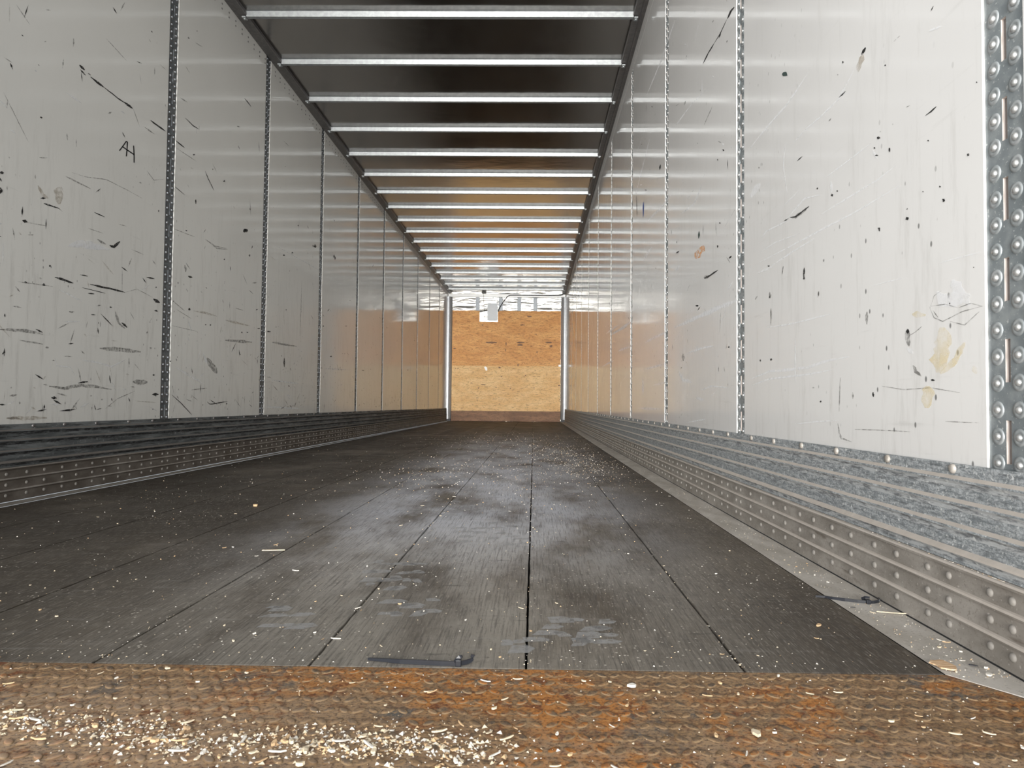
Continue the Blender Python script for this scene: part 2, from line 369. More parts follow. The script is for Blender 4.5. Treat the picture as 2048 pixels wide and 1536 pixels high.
# plywood
def ply(name, a, b, dark, seed):
    x = N(name)
    w = x.noise((1.3, 1, 7), 1.5, 5, 0.6, 1.4, loc=(seed, 0, seed))
    n2 = x.n('ShaderNodeMath', operation='SINE'); x.l(x.math('MULTIPLY', w, 95.0), n2.inputs[0])
    c = x.mix(x.ramp(x.noise((1, 1, 3.5), 2.2, 5, loc=(seed, 0, 0)), 0.35, 0.68), a, b)
    br = x.ramp(x.noise((4, 1, 14), 2.0, 5, 0.7, loc=(seed, 0, 2)), 0.40, 0.58)
    c = x.mix(x.math('MULTIPLY', x.math('MULTIPLY', x.ramp(n2.outputs[0], 0.55, 0.95), br), 0.95), c, dark)
    fl = x.ramp(x.noise((5, 1, 30), 2.0, 5, 0.7, loc=(seed, 0, 5)), 0.54, 0.64)
    c = x.mix(x.math('MULTIPLY', fl, 0.8), c, tuple(q * 0.6 for q in dark))
    MAT[name] = x.set(c, 0.6, 0.0, 0.35)
ply('plywood_orange', (0.64, 0.315, 0.105), (0.76, 0.42, 0.16), (0.26, 0.09, 0.03), 2.0)
ply('plywood_pale', (0.76, 0.48, 0.21), (0.87, 0.62, 0.31), (0.38, 0.18, 0.07), 7.0)
ply('board_brown', (0.17, 0.085, 0.045), (0.27, 0.145, 0.08), (0.06, 0.035, 0.025), 4.0)
plain('black_rubber', (0.012, 0.012, 0.013), 0.5)
plain('black_plastic', (0.018, 0.02, 0.026), 0.30, 0.0, 0.2)
plain('sticker_white', (0.92, 0.92, 0.92), 0.3)
plain('wood_cream', (0.66, 0.56, 0.41), 0.8, 0, 0.15, sc=200)
plain('wood_tan', (0.58, 0.40, 0.23), 0.8, 0, 0.2, sc=200)
plain('wood_white', (0.74, 0.70, 0.63), 0.8, 0, 0.1, sc=200)
x = N('flake_wood')
x.set(x.mix(x.ramp(x.noise((40, 260, 1), 1, 4), 0.4, 0.65), (0.50, 0.31, 0.17), (0.76, 0.57, 0.38)), 0.75); MAT['flake_wood'] = x.m
# marks rubbed, written or painted on the panels
def mark(name, color, lo, hi, sc, rough=0.5, amax=1.0, streak=(1, 1, 1)):
    x = N(name); a = x.ramp(x.noise(streak, sc, 5, 0.65), lo, hi, 0.0, amax)
    MAT[name] = x.set(color, rough, 0.0, 0.3, a)
mark('mark_black', (0.022, 0.022, 0.022), 0.36, 0.44, 140)
mark('mark_ink', (0.02, 0.02, 0.022), 0.10, 0.15, 60)
mark('mark_grey', (0.16, 0.155, 0.145), 0.28, 0.66, 90, 0.6, 0.62)
mark('mark_white', (0.88, 0.89, 0.91), 0.12, 0.60, 40, 0.5, 0.6)
mark('mark_tan', (0.36, 0.28, 0.18), 0.28, 0.68, 60, 0.7, 0.42)
mark('mark_yellow', (0.80, 0.66, 0.36), 0.26, 0.74, 24, 0.6, 0.5)
mark('mark_orange', (0.72, 0.36, 0.14), 0.40, 0.62, 60, 0.6, 0.85)
mark('mark_blue', (0.05, 0.09, 0.30), 0.2, 0.3, 90)
mark('mark_green', (0.05, 0.075, 0.07), 0.25, 0.35, 60)
mark('tyre_print', (0.42, 0.42, 0.42), 0.22, 0.56, 75, 0.7, 0.50)

# ------------------------------------------------------------------ deck and tread plate
rnd = random.Random(7)
JX = [-1.828, -1.533, -1.228, -0.923, -0.618, -0.313, -0.008, 0.297, 0.5735]
mb = MB()
mb.box(XL - 0.05, XR + 0.05, 0.9408, YF + 0.05, -0.06, -0.026, 1)
for a, b in zip(JX[:-1], JX[1:]):
    bm = bmesh.new()
    n = 120; rows = []
    ga, gb = 0.0013, 0.0013
    for i in range(n + 1):
        y = 0.942 + (YF - 0.942) * (i / n) ** 2
        j1, j2 = rnd.uniform(0, 0.0014), rnd.uniform(0, 0.0014)
        rows.append([bm.verts.new(p) for p in ((a + ga + j1, y, -0.025), (a + ga + j1, y, -0.001), (a + ga + j1 + 0.001, y, 0), (b - gb - j2 - 0.001, y, 0), (b - gb - j2, y, -0.001), (b - gb - j2, y, -0.025))])
    for r0, r1 in zip(rows[:-1], rows[1:]):
        for k in range(5): bm.faces.new((r0[k], r0[k + 1], r1[k + 1], r1[k]))
    bm.faces.new(rows[0][::-1])
    bmesh.ops.recalc_face_normals(bm, faces=bm.faces[:])
    mb.bm(bm, 0)
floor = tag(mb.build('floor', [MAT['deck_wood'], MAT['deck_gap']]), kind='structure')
floor['label'] = 'worn grey hardwood deck boards with dark joints'

# pale prints of tyre tread on the boards
mb = MB()
def print_patch(px0, py0, px1, py1, nx, ny, seed):
    r = random.Random(seed)
    for i in range(nx):
        for j in range(ny):
            if r.random() < 0.30: continue
            u, v = (i + r.uniform(0.2, 0.8)) / nx, (j + r.uniform(0.2, 0.8)) / ny
            c = on_z(px0 + (px1 - px0) * u, py0 + (py1 - py0) * v)
            w, h, sk = r.uniform(.010, .026), r.uniform(.008, .02), r.uniform(-.012, .012)
            mb.add([c + Vector(q) for q in ((-w, -h, .0004), (w * .6, -h * .8, .0004), (w + sk, h * .2, .0004), (w * .3 + sk, h, .0004), (-w * .8 + sk, h * .7, .0004))], [(0, 1, 2, 3, 4)])
print_patch(1085, 1235, 1225, 1290, 5, 4, 1)
print_patch(735, 1120, 860, 1180, 5, 4, 2)
print_patch(915, 1040, 1060, 1090, 5, 5, 3)
print_patch(820, 1000, 960, 1035, 4, 4, 4)
print_patch(760, 1195, 880, 1232, 4, 3, 5)
print_patch(530, 1205, 610, 1260, 3, 3, 6)
print_patch(1010, 1275, 1085, 1310, 3, 2, 7)
tag(mb.build('tyre_print', MAT['tyre_print'], floor), 'pale tyre tread prints pressed on the boards')

# rear sill: rusty raised-pattern plate; its right corner is cut back round the flange
mb = MB()
PX0, PX1 = XL + 0.012, XR + 0.02
bm = bmesh.new()
vs = [bm.verts.new(p) for p in ((PX0, 0.40, 0), (XR - 0.012, 0.40, 0), (XR - 0.012, 0.824, 0), (0.575, 0.9385, 0), (PX0, 0.9395, 0))]
f = bm.faces.new(vs); r = bmesh.ops.extrude_face_region(bm, geom=[f])
for v in r['geom']:
    if isinstance(v, bmesh.types.BMVert): v.co.z -= 0.05
bmesh.ops.recalc_face_normals(bm, faces=bm.faces[:])
mb.bm(bm)
def lug(cx, cy, ang):
    q_ = rnd.uniform(0.86, 1.08); L, Wd, H = 0.0098 * q_, 0.0050 * q_, 0.0012
    ca, sa = math.cos(ang), math.sin(ang); n = 10; vs = []; fs = []
    for k, (q, h) in enumerate(((1.0, -0.0002), (0.80, H * 0.75), (0.52, H))):
        for i in range(n):
            t = 2 * PI * i / n; a = L * q * math.copysign(abs(math.cos(t)) ** 1.0, math.cos(t)); b = Wd * q * math.sin(t)
            vs.append((cx + a * ca - b * sa, cy + a * sa + b * ca, h))
    o_ = len(mb.f)
    for k in range(2):
        for i in range(n): fs.append((k * n + i, k * n + (i + 1) % n, (k + 1) * n + (i + 1) % n, (k + 1) * n + i))
    fs.append([2 * n + i for i in range(n)])
    mb.add(vs, fs, 0, True)
    for i in range(n): mb.m[o_ + i] = 1
    for i in range(n, len(fs)): mb.m[o_ + i] = 2
j = 0; y = 0.58
while y < 0.935:
    i = 0; xx = -1.4
    while xx < 0.68:
        if y < 0.808 + max(0, (0.66 - xx)) * 1.15 and xx < 0.645:
            lug(xx, y, (1 if (i + j) % 2 else -1) * PI / 4)
        xx += 0.0178; i += 1
    y += 0.0285; j += 1
plate = tag(mb.build('tread_plate', [MAT['rusty_plate'], MAT['lug_foot'], MAT['lug_top']]), 'rusty brown raised-pattern steel tread plate forming the rear sill before the deck', 'tread plate')

# ------------------------------------------------------------------ side walls
PW = 0.080
LEFT_Y = [3.441 + 1.22 * i for i in range(-2, 9)]        # far edge of each joint strip
RIGHT_Y = [0.9955 + 1.22 * i for i in range(0, 12)]
ZB, ZT = 0.280, 2.805
def side_wall(name, X, sgn, fars, mat, lab):
    mb = MB(); mb.box(*sorted((X + sgn * 0.040, X + sgn * 0.0080)), YB, YF + 0.02, 0.0, 2.90)
    w = tag(mb.build(name, MAT['backing_wood']), kind='structure'); w['label'] = lab
    ys = [YB] + [q for f_ in fars for q in (f_ - PW, f_)] + [YF - 0.004]
    for a, b in zip(ys[0::2], ys[1::2]):
        if b - a < 0.02: continue
        m2 = MB(); m2.bevbox(*sorted((X + sgn * 0.012, X)), a + 0.001, b - 0.001, ZB - 0.05, 2.86, 0.0012)
        m2.build('panel', mat, w)
    m3 = MB()
    y = 1.9
    while y < 14:
        for z in (2.767, 2.737):
            if not any(f_ - PW - 0.012 < y < f_ + 0.012 for f_ in fars):
                m3.lathe([(0.0062, 0), (0.0055, 0.0018), (0.003, 0.0028)], axis_m((X, y, z), (-sgn, 0, 0)), 8)
        y += 0.0915
    m3.build('rivet_row', MAT['rail_alu' if sgn < 0 else 'ring_steel'], w)
    return w
wall_l = side_wall('wall_left', XL, -1, LEFT_Y, MAT['left_liner'], 'scuffed white liner wall with dark joint strips, in shade')
wall_r = side_wall('wall_right', XR, 1, RIGHT_Y, MAT['right_liner'], 'bright glossy white liner wall with long scratches')
mb = MB(); mb.box(XR - 0.0015, XR + 0.002, YB, YF, 2.715, 2.81)
mb.build('top_strip', plain('strip_grey', (0.45, 0.44, 0.43), 0.55), wall_r)

# joint strips: slotted logistics posts with two rows of rivets
def post_mesh(sgn, skip_below=None):
    # local: x = away from the wall into the room (0 = strip face), y across, z up from the panel bottom
    mb = MB(); t = 0.003; H = ZT - ZB; hw = PW / 2
    slots = []; z = 0.059 - 0.116
    zc = 0.9035 - ZB
    while zc > 0.12: zc -= 0.1165
    while zc < H - 0.05:
        slots.append(zc); zc += 0.1165
    sw = 0.0052; sh = 0.031
    zs = [0.0]
    def q(y0, y1, z0, z1):
        mb.add([(0, y0, z0), (0, y1, z0), (0, y1, z1), (0, y0, z1)], [(0, 1, 2, 3) if True else 0])
    q(-hw, -sw, 0, H); q(sw, hw, 0, H)
    last = 0.0
    for zc in slots:
        q(-sw, sw, last, zc - sh); last = zc + sh
        # slot walls give the opening depth
        for a, b in (((-sw, zc - sh), (sw, zc - sh)), ((sw, zc - sh), (sw, zc + sh)), ((sw, zc + sh), (-sw, zc + sh)), ((-sw, zc + sh), (-sw, zc - sh))):
            mb.add([(0, a[0], a[1]), (0, b[0], b[1]), (-0.0045, b[0], b[1]), (-0.0045, a[0], a[1])], [(0, 1, 2, 3)], 3)
    q(-sw, sw, last, H)
    for y0 in (-hw, hw): mb.add([(0, y0, 0), (-0.0045, y0, 0), (-0.0045, y0, H), (0, y0, H)], [(0, 1, 2, 3)])
    rv = []
    z = (0.9445 - ZB) % 0.0385
    while z < H - 0.01:
        for y0 in (-0.0215, 0.0215): rv.append((y0, z))
        z += 0.0385
    return mb, rv
RING = [(0.0125, 0), (0.0118, 0.0016), (0.0075, 0.0012), (0.0062, 0.0003)]
DOME = [(0.0056, 0.0002), (0.0053, 0.0028), (0.0036, 0.0046), (0.0012, 0.0052)]
def ord_(n): return ['first', 'second', 'third', 'fourth', 'fifth', 'sixth', 'seventh', 'eighth', 'ninth', 'tenth', 'eleventh', 'twelfth', 'thirteenth', 'fourteenth', 'fifteenth', 'sixteenth', 'seventeenth', 'eighteenth', 'nineteenth', 'twentieth', 'twenty-first', 'twenty-second'][n]
def posts(side, X, sgn, fars, group):
    base, rv = post_mesh(sgn)
    full = MB(); full.v, full.f, full.m, full.sm = list(base.v), list(base.f), list(base.m), list(base.sm)
    for y0, z in rv:
        full.lathe(RING, axis_m((0, y0, z), (1, 0, 0)), 10, 1); full.lathe(DOME, axis_m((0, y0, z), (1, 0, 0)), 8, 2)
    mats = [MAT['post_steel'], MAT['ring_steel'], MAT['rivet_steel'], MAT['slot_edge']] if side == 'right' else [MAT['post_dark'], MAT['rail_alu'], MAT['stud_steel'], MAT['stud_steel']]
    me = full.mesh('joint_strip', mats)
    n = len(fars)
    for i, fy in enumerate(fars):
        if fy - PW < YB + 0.05: continue
        if side == 'right' and i == 0:
            near = MB(); near.v, near.f, near.m, near.sm = list(base.v), list(base.f), list(base.m), list(base.sm)
            ring_me = None
            for y0, z in rv:
                if z + ZB > 1.02:
                    near.lathe(RING, axis_m((0, y0, z), (1, 0, 0)), 10, 1); near.lathe(DOME, axis_m((0, y0, z), (1, 0, 0)), 8, 2)
            o = near.build('slotted_post', mats)
            rm = MB(); rm.lathe(RING, axis_m((0, 0, 0), (1, 0, 0)), 24, 0); rm.lathe(DOME, axis_m((0, 0, 0), (1, 0, 0)), 16, 1)
            rme = rm.mesh('rivet', [MAT['ring_steel'], MAT['rivet_steel']])
            for y0, z in rv:
                if z + ZB <= 1.02:
                    c = bpy.data.objects.new('rivet', rme); COL.objects.link(c); c.parent = o; c.location = (0, y0, z)
        else:
            o = bpy.data.objects.new('slotted_post', me); COL.objects.link(o)
        o.location = (X + sgn * 0.0032, fy - PW / 2, ZB)
        if sgn > 0: o.rotation_euler = (0, 0, PI)
        k = n - 1 - i
        if side == 'right' and i == 0: lab = 'broad grey slotted post with large rivets at the rear edge of the bright right wall'
        else: lab = f'{"dark" if side == "left" else "glinting"} riveted slotted post on the {side} wall, {ord_(k)} from the plywood end'
        tag(o, lab, 'wall post', group)
posts('left', XL, -1, LEFT_Y, 'slotted posts along the shaded left wall')
posts('right', XR, 1, [f_ for f_ in RIGHT_Y if f_ < YF - 0.1], 'slotted posts along the bright right wall')

# scuff liner and kick plate on each side
def scuff(side, X, sgn):
    d = lambda q: X - sgn * q
    prof = [(0.0006, 0.2815), (0.0045, 0.2810)]; mats = [0]
    for k, zt in enumerate((0.2625, 0.2265, 0.1885, 0.1500)):
        q = 0.0045 + 0.0006 * k
        prof += [(q, zt), (q + 0.0058, zt - 0.0050), (q + 0.0064, zt - 0.0082), (q + 0.0020, zt - 0.0125), (q + 0.0006, zt - 0.0190)]; mats += [0, 1, 1 if k == 3 else 0, 2, 2]
    prof += [(0.0075, 0.1268)]; mats += [0]
    mb = MB(); mb.extrude_y([(d(a), z) for a, z in prof], [YB, 3, 6, 10, YF - 0.118], mats, flip=(sgn > 0))
    o = tag(mb.build('scuff_liner', [MAT['scuff_zinc'], MAT['ledge_dust_lit'], MAT['groove_dirt']] if sgn > 0 else [MAT['scuff_shaded'], MAT['ledge_dust_shaded'], MAT['groove_dirt_shaded']]),
            'dark ribbed zinc scuff band along the foot of the shaded left wall' if sgn < 0 else 'pale ribbed galvanised scuff band along the foot of the bright right wall', 'scuff band', 'ribbed scuff bands')
    sh = -0.0135 if sgn > 0 else 0.037
    rm = MB(); rm.lathe([(0.0078, 0), (0.0074, 0.0028), (0.0055, 0.0046), (0.002, 0.0052)], axis_m((0, 0, 0), (1, 0, 0)), 16)
    rme = rm.mesh('bolt_head', [MAT['kick_alu'] if sgn > 0 else MAT['rail_alu']])
    ys = [1.084, 1.279, 1.491, 1.682, 1.873, 2.063, 2.31, 2.501] if sgn > 0 else [2.26, 2.462, 2.629, 2.825, 3.054, 3.25, 3.488, 3.689, 3.88, 4.07, 4.295, 4.479]
    while ys[-1] < 13.8: ys.append(ys[-1] + 0.2)
    for y in ys:
        c = bpy.data.objects.new('bolt_head', rme); COL.objects.link(c); c.parent = o
        c.location = (d(0.0045), y + sh, 0.2730); c.rotation_euler = (0, 0, PI if sgn > 0 else 0)
scuff('left', XL, -1); scuff('right', XR, 1)

def kick(side, X, sgn):
    d = lambda q: X - sgn * q
    fl = 0.099 if sgn > 0 else 0.069
    def rib(z, h=0.0045, dep=0.0055, b=0.008):
        return [(b, z + h), (b + dep * 0.7, z + h * 0.7), (b + dep, z), (b + dep * 0.7, z - h * 0.7), (b, z - h)]
    prof = [(0.003, 0.126), (0.015, 0.1255), (0.0165, 0.1225), (0.0150, 0.1185), (0.008, 0.1165)] + rib(0.0835) + rib(0.0425) + [(0.008, 0.0035)]
    mats = [1, 1, 0, 0] + [0, 0, 0, 0, 0] * 2 + [0] * 3; mats = mats[:len(prof) - 1]
    mats[4] = mats[9] = 0; mats[5] = mats[6] = mats[10] = mats[11] = 1  # upper halves of the ribs lighter, light from above painted in
    y0 = 0.84
    mb = MB(); mb.extrude_y([(d(a), z) for a, z in prof], [YB, 3, 6, 10, YF - 0.118], mats, flip=(sgn > 0))
    # floor flange, its rear end cut on the slant
    xa, xb = d(0.010), d(fl)
    ye_a, ye_b = (0.8265, 0.941) if sgn > 0 else (0.941, 0.941)
    mb.add([(xa, ye_a, 0.0016), (xb, ye_b, 0.0008), (xb, YF - 0.118, 0.0008), (xa, YF - 0.118, 0.0016), (xa, ye_a, 0.0002), (xb, ye_b, 0.0002), (xb, YF - 0.118, 0.0002)],
           [(0, 1, 2, 3) if sgn < 0 else (3, 2, 1, 0), (0, 4, 5, 1) if sgn > 0 else (1, 5, 4, 0), (1, 2, 6, 5)], 2)
    o = tag(mb.build('kick_plate', [MAT['kick_alu'], MAT['ledge_dust_lit'], MAT['flange']] if sgn > 0 else [MAT['kick_shaded'], MAT['kick_alu'], MAT['kick_alu']]),  # left plate and flange take darker colours that carry their shade
            'brown shaded riveted kick plate between scuff band and deck on the left' if sgn < 0 else 'grey riveted kick plate with floor flange between scuff band and deck on the right', 'kick plate', 'riveted kick plates')
    if sgn > 0:
        ys = [0.855, 0.951, 0.996, 1.092, 1.149, 1.245, 1.324, 1.42, 1.508, 1.605, 1.687, 1.784, 1.87, 1.97, 2.064, 2.162, 2.208, 2.305, 2.375, 2.473, 2.554, 2.655]
    else:
        ys = [2.14, 2.24, 2.336, 2.433, 2.522, 2.62, 2.702, 2.802, 2.882, 2.981, 3.068, 3.162, 3.242, 3.34, 3.389, 3.485, 3.553, 3.652, 3.735, 3.836, 3.921, 4.019, 4.104, 4.202, 4.295, 4.396]
    ys = [y + (-0.0135 if sgn > 0 else 0.037) for y in ys]
    while ys[-1] < 14.2: ys += [ys[-1] + 0.083, ys[-1] + 0.181]
    DK = [(0.0066, 0), (0.0061, 0.0020), (0.0042, 0.0036), (0.0015, 0.0041)]
    rm = MB(); rm.lathe(DK, axis_m((0, 0, 0), (1, 0, 0)), 14); rme = rm.mesh('rivet', [MAT['kick_rivet']])
    rest = MB(); cnt = 0
    for y in ys:
        for z in (0.1025, 0.064, 0.026):
            if cnt < 99:
                c = bpy.data.objects.new('rivet', rme); COL.objects.link(c); c.parent = o
                c.location = (d(0.008), y, z); c.rotation_euler = (0, 0, PI if sgn > 0 else 0)
            else: rest.lathe(DK, axis_m((d(0.008), y, z), (-sgn, 0, 0)), 6)
            cnt += 1
    tag(rest.build('rivet_row', MAT['kick_rivet'], o), 'rows of far small rivets', kind='stuff')
x = N('flange')
c = x.mix(x.ramp(x.noise((3, 1.2, 1), 5, 6, 0.6), 0.35, 0.7), (0.40, 0.37, 0.33), (0.56, 0.53, 0.49))
c = x.mix(x.math('MULTIPLY', x.ramp(x.noise((1, 1, 1), 170, 2), 0.66, 0.72), 0.7), c, (0.66, 0.6, 0.52))
c = x.mix(x.math('MULTIPLY', x.ramp(x.noise((1, 1, 1), 160, 5, 0.75, loc=(3, 3, 3)), 0.57, 0.65), 0.65), c, (0.15, 0.125, 0.10))
MAT['flange'] = x.set(c, 0.6, 0.1, 0.4)
kick('left', XL, -1); kick('right', XR, 1)

# ------------------------------------------------------------------ roof
mb = MB(); r = random.Random(3)
ZS = 2.827
n, m = 12, 110
vs = []; fs = []
for j in range(m + 1):
    for i in range(n + 1):
        vs.append((XL + (XR - XL) * i / n, YB + (YF - YB) * j / m, ZS + r.uniform(-0.0006, 0.0006)))
for j in range(m):
    for i in range(n): fs.append((j * (n + 1) + i, (j + 1) * (n + 1) + i, (j + 1) * (n + 1) + i + 1, j * (n + 1) + i + 1))
mb.add(vs, fs, 0, True)
mb.box(XL - 0.05, XR + 0.05, YB, YF + 0.05, ZS + 0.01, ZS + 0.03)
ceil_o = tag(mb.build('ceiling', MAT['roof_sheet']), kind='structure'); ceil_o['label'] = 'dark mirror-like aluminium roof sheet'
# roof bows
BOW_Y = [4.099 + 0.5819 * i for i in range(-4, 18)]
hw, zb = 0.0130, 2.790
bp = [(-hw - 0.012, ZS - 0.0005), (-hw - 0.003, ZS - 0.003), (-hw, zb + 0.001), (-hw + 0.004, zb), (hw - 0.004, zb), (hw, zb + 0.001), (hw + 0.003, ZS - 0.003), (hw + 0.012, ZS - 0.0005)]
bw = MB()
L0, L1 = XL + 0.070, XR - 0.070
rows = [(L0 + (L1 - L0) * k / 10) for k in range(11)]
vs = [(xx, y, z - zb) for xx in rows for y, z in bp]; fs = []
for k in range(10):
    for i in range(len(bp) - 1): fs.append((k * 8 + i, k * 8 + i + 1, (k + 1) * 8 + i + 1, (k + 1) * 8 + i))
bw.add(vs, fs); bow_me = bw.mesh('roof_bow', [MAT['bow_steel']])
tb = MB(); tb.bevbox(-0.012, 0.012, -0.02, 0.02, -0.004, 0.004, 0.0015); tb.lathe([(0.007, -0.004), (0.006, -0.009), (0.002, -0.010)], Matrix.Identity(4), 8)
tab_me = tb.mesh('end_tab', [MAT['ring_steel']])
nb = len(BOW_Y)
for i, y in enumerate(BOW_Y):
    o = bpy.data.objects.new('roof_bow', bow_me); COL.objects.link(o); o.location = (0, y, zb)
    tag(o, f'bright galvanised roof bow across the dark ceiling, {ord_(nb - 1 - i)} from the plywood end', 'roof bow', 'roof bows under the ceiling')
    for xx in (L0 - 0.016, L1 + 0.016):
        c = bpy.data.objects.new('end_tab', tab_me); COL.objects.link(c); c.parent = o; c.location = (xx, 0.004, 0.0005)
# top rails
def rail(X, sgn):
    d = lambda q: X - sgn * q
    pr = [(0.0, 2.805), (0.003, 2.803), (0.020, 2.8015), (0.024, 2.8045), (0.030, 2.8045), (0.034, 2.8015), (0.060, 2.799), (0.070, 2.799), (0.073, 2.8025), (0.073, 2.8255), (0.0, 2.8255)]
    if sgn < 0: pr = [pr[0], pr[1], (0.030, 2.801), (0.050, 2.800)] + pr[6:]
    mb = MB(); mb.extrude_y([(d(a), z) for a, z in pr], [YB, 5, 10, YF - 0.02], None, flip=(sgn > 0), close=True)
    tag(mb.build('top_rail', MAT['rail_alu']), 'dark aluminium rail where the shaded left wall meets the roof' if sgn < 0 else 'dark grooved aluminium rail where the bright right wall meets the roof', 'top rail', 'top rails')
rail(XL, -1); rail(XR, 1)

# ------------------------------------------------------------------ nose wall
mb = MB(); mb.box(XL - 0.02, XR + 0.02, YF + 0.0, YF + 0.03, -0.03, 2.90)
wall_f = tag(mb.build('wall_front', MAT['nose_alu']), kind='structure'); wall_f['label'] = 'wavy bright aluminium nose sheet above the plywood'
mb = MB(); mb.bevbox(XL + 0.005, XR - 0.005, YF - 0.05, YF - 0.001, 2.715, 2.785, 0.006)
tag(mb.build('trim_1', MAT['header_white']), 'bright white header bar along the top of the nose wall', kind='structure')
yf = YF
for k, (a, b) in enumerate(((-1.297, -1.203), (-0.790, -0.703), (-0.385, -0.297), (-0.032, 0.058))):
    mb = MB(); mb.bevbox(a, b, yf - 0.022, yf, 2.30, 2.712, 0.004)
    for q in range(6):
        for xx in (a + 0.012, b - 0.012): mb.lathe([(0.006, 0), (0.004, 0.003)], axis_m((xx, yf - 0.022, 2.43 + q * 0.048), (0, -1, 0)), 6)
    tag(mb.build('wall_stud', MAT['stud_steel']), f'grey steel stud above the plywood, {ord_(k)} from the shaded wall', 'wall stud', 'steel studs above the plywood')
mb = MB(); mb.bevbox(XL + 0.0985, XR - 0.0985, yf - 0.038, yf - 0.023, 1.2125, 2.418, 0.001)
ply1 = tag(mb.build('plywood_sheet', MAT['plywood_orange']), 'orange knotty plywood sheet on the end wall, above the paler one', 'plywood sheet', 'plywood sheets on the nose wall')
mb = MB(); mb.bevbox(XL + 0.0985, XR - 0.0985, yf - 0.038, yf - 0.023, 0.20, 1.2118, 0.001)
ply2 = tag(mb.build('plywood_sheet', MAT['plywood_pale']), 'pale yellow plywood sheet on the end wall, below the orange one', 'plywood sheet', 'plywood sheets on the nose wall')
mb = MB(); mb.bevbox(XL + 0.096, XR - 0.096, yf - 0.060, yf - 0.038, 0.003, 0.228, 0.002)
tag(mb.build('kick_board', MAT['board_brown']), 'dark brown stained board along the foot of the plywood', 'board')
# knots and screw holes on the plywood
yk = yf - 0.0384
for sheet, spots in ((ply1, [(980, 685, 9, 2), (990, 685, 5, 1.2), (1040, 690, 5, 2.5), (1041, 685, 10, 1.5), (1098, 685, 8, 1.6), (1102, 692, 3, 2), (1012, 688, 1, 4), (1011, 700, 1, 3), (1045, 650, 6, 1), (1059, 633, 5, 1.5), (1038, 668, 1.2, 1.2), (1074, 704, 1.4, 2), (1072, 669, 1.2, 1.2), (965, 650, 2, 1.2), (1036, 730, 1.6, 2.4), (909, 697, 2.5, 1.2)]),
                     (ply2, [(999, 735, 2.2, 1.8), (943, 766, 3, .8), (992, 775, .9, 1.6), (957, 776, 1.4, 1.6), (1021, 777, 1.4, 1.4), (1068, 775, .9, .9), (1068, 778, .9, .9), (1089, 778, .9, .9), (911, 737, .9, .9), (916, 737, .9, .9), (999, 808, 2, .8), (1118, 771, 2, 1.6), (1119, 799, .9, .9), (966, 769, 6, .8), (954, 795, 1, .9), (1051, 751, 1.2, 1.4), (1003, 753, 2, .9)])):
    for k, (px, py, a, b) in enumerate(spots):
        mb = MB(); rr = random.Random(k); pts = []
        for q in range(10):
            t = 2 * PI * q / 10; s_ = rr.uniform(0.7, 1.2); p = on_y(px + a * s_ * math.cos(t), py + b * s_ * math.sin(t), yk); pts.append(p)
        mb.add(pts, [list(range(10))[::-1]])
        mb.build('knot', MAT['board_brown'], sheet)
# patch: bent aluminium flap and a bluish white painted plate
o = empty('patch_plate', (-1.0, yf - 0.04, 2.17))
tag(o, 'shiny aluminium flap with a bluish white panel hanging over the plywood top', 'patch plate')
mb = MB(); mb.bevbox(-0.205, 0.196, -0.006, 0.0, 0.0, 0.53, 0.001); mb.build('flap', MAT['nose_alu'], o)
mb = MB(); mb.bevbox(-0.035, 0.19, -0.010, -0.0065, 0.025, 0.415, 0.001); mb.build('white_panel', MAT['patch_white'], o)
for px, py in ((966, 639), (986, 596)):
    p = on_y(px, py, yf - 0.047); mb = MB(); mb.lathe([(0.012, 0), (0.009, 0.005)], axis_m(p - o.location, (0, -1, 0)), 8); mb.build('screw', MAT['black_rubber'], o)
# cables
def cable(pts, r, name, lab):
    mb = MB(); P = [on_y(a, b, yf - 0.055) for a, b in pts]
    dens = []
    for i in range(len(P) - 1):
        for k in range(4): dens.append(P[i].lerp(P[i + 1], k / 4))
    dens.append(P[-1]); mb.tube(dens, r, 6)
    tag(mb.build(name, MAT['black_rubber']), lab, 'cable')
cable([(1126, 589.5), (1118, 591), (1095, 591), (1060, 590.7), (1020, 590.5), (1015, 593), (1010, 599), (1003, 609), (998, 618), (996.5, 624)], 0.009, 'black_cable', 'black cable sagging from the right top corner down to the plywood edge')
cable([(967, 587), (967.5, 600), (968.5, 615), (969, 630), (969.5, 643)], 0.0035, 'thin_wire', 'thin dark wire hanging straight down over the aluminium flap')
mb = MB(); p = on_y(968, 586, yf - 0.06); mb.bevbox(p.x - 0.05, p.x + 0.05, p.y - 0.02, p.y + 0.01, p.z - 0.012, p.z + 0.02, 0.004)
tag(mb.build('wire_clip', MAT['black_rubber']), 'small black clip on the white header above the thin wire', 'clip')
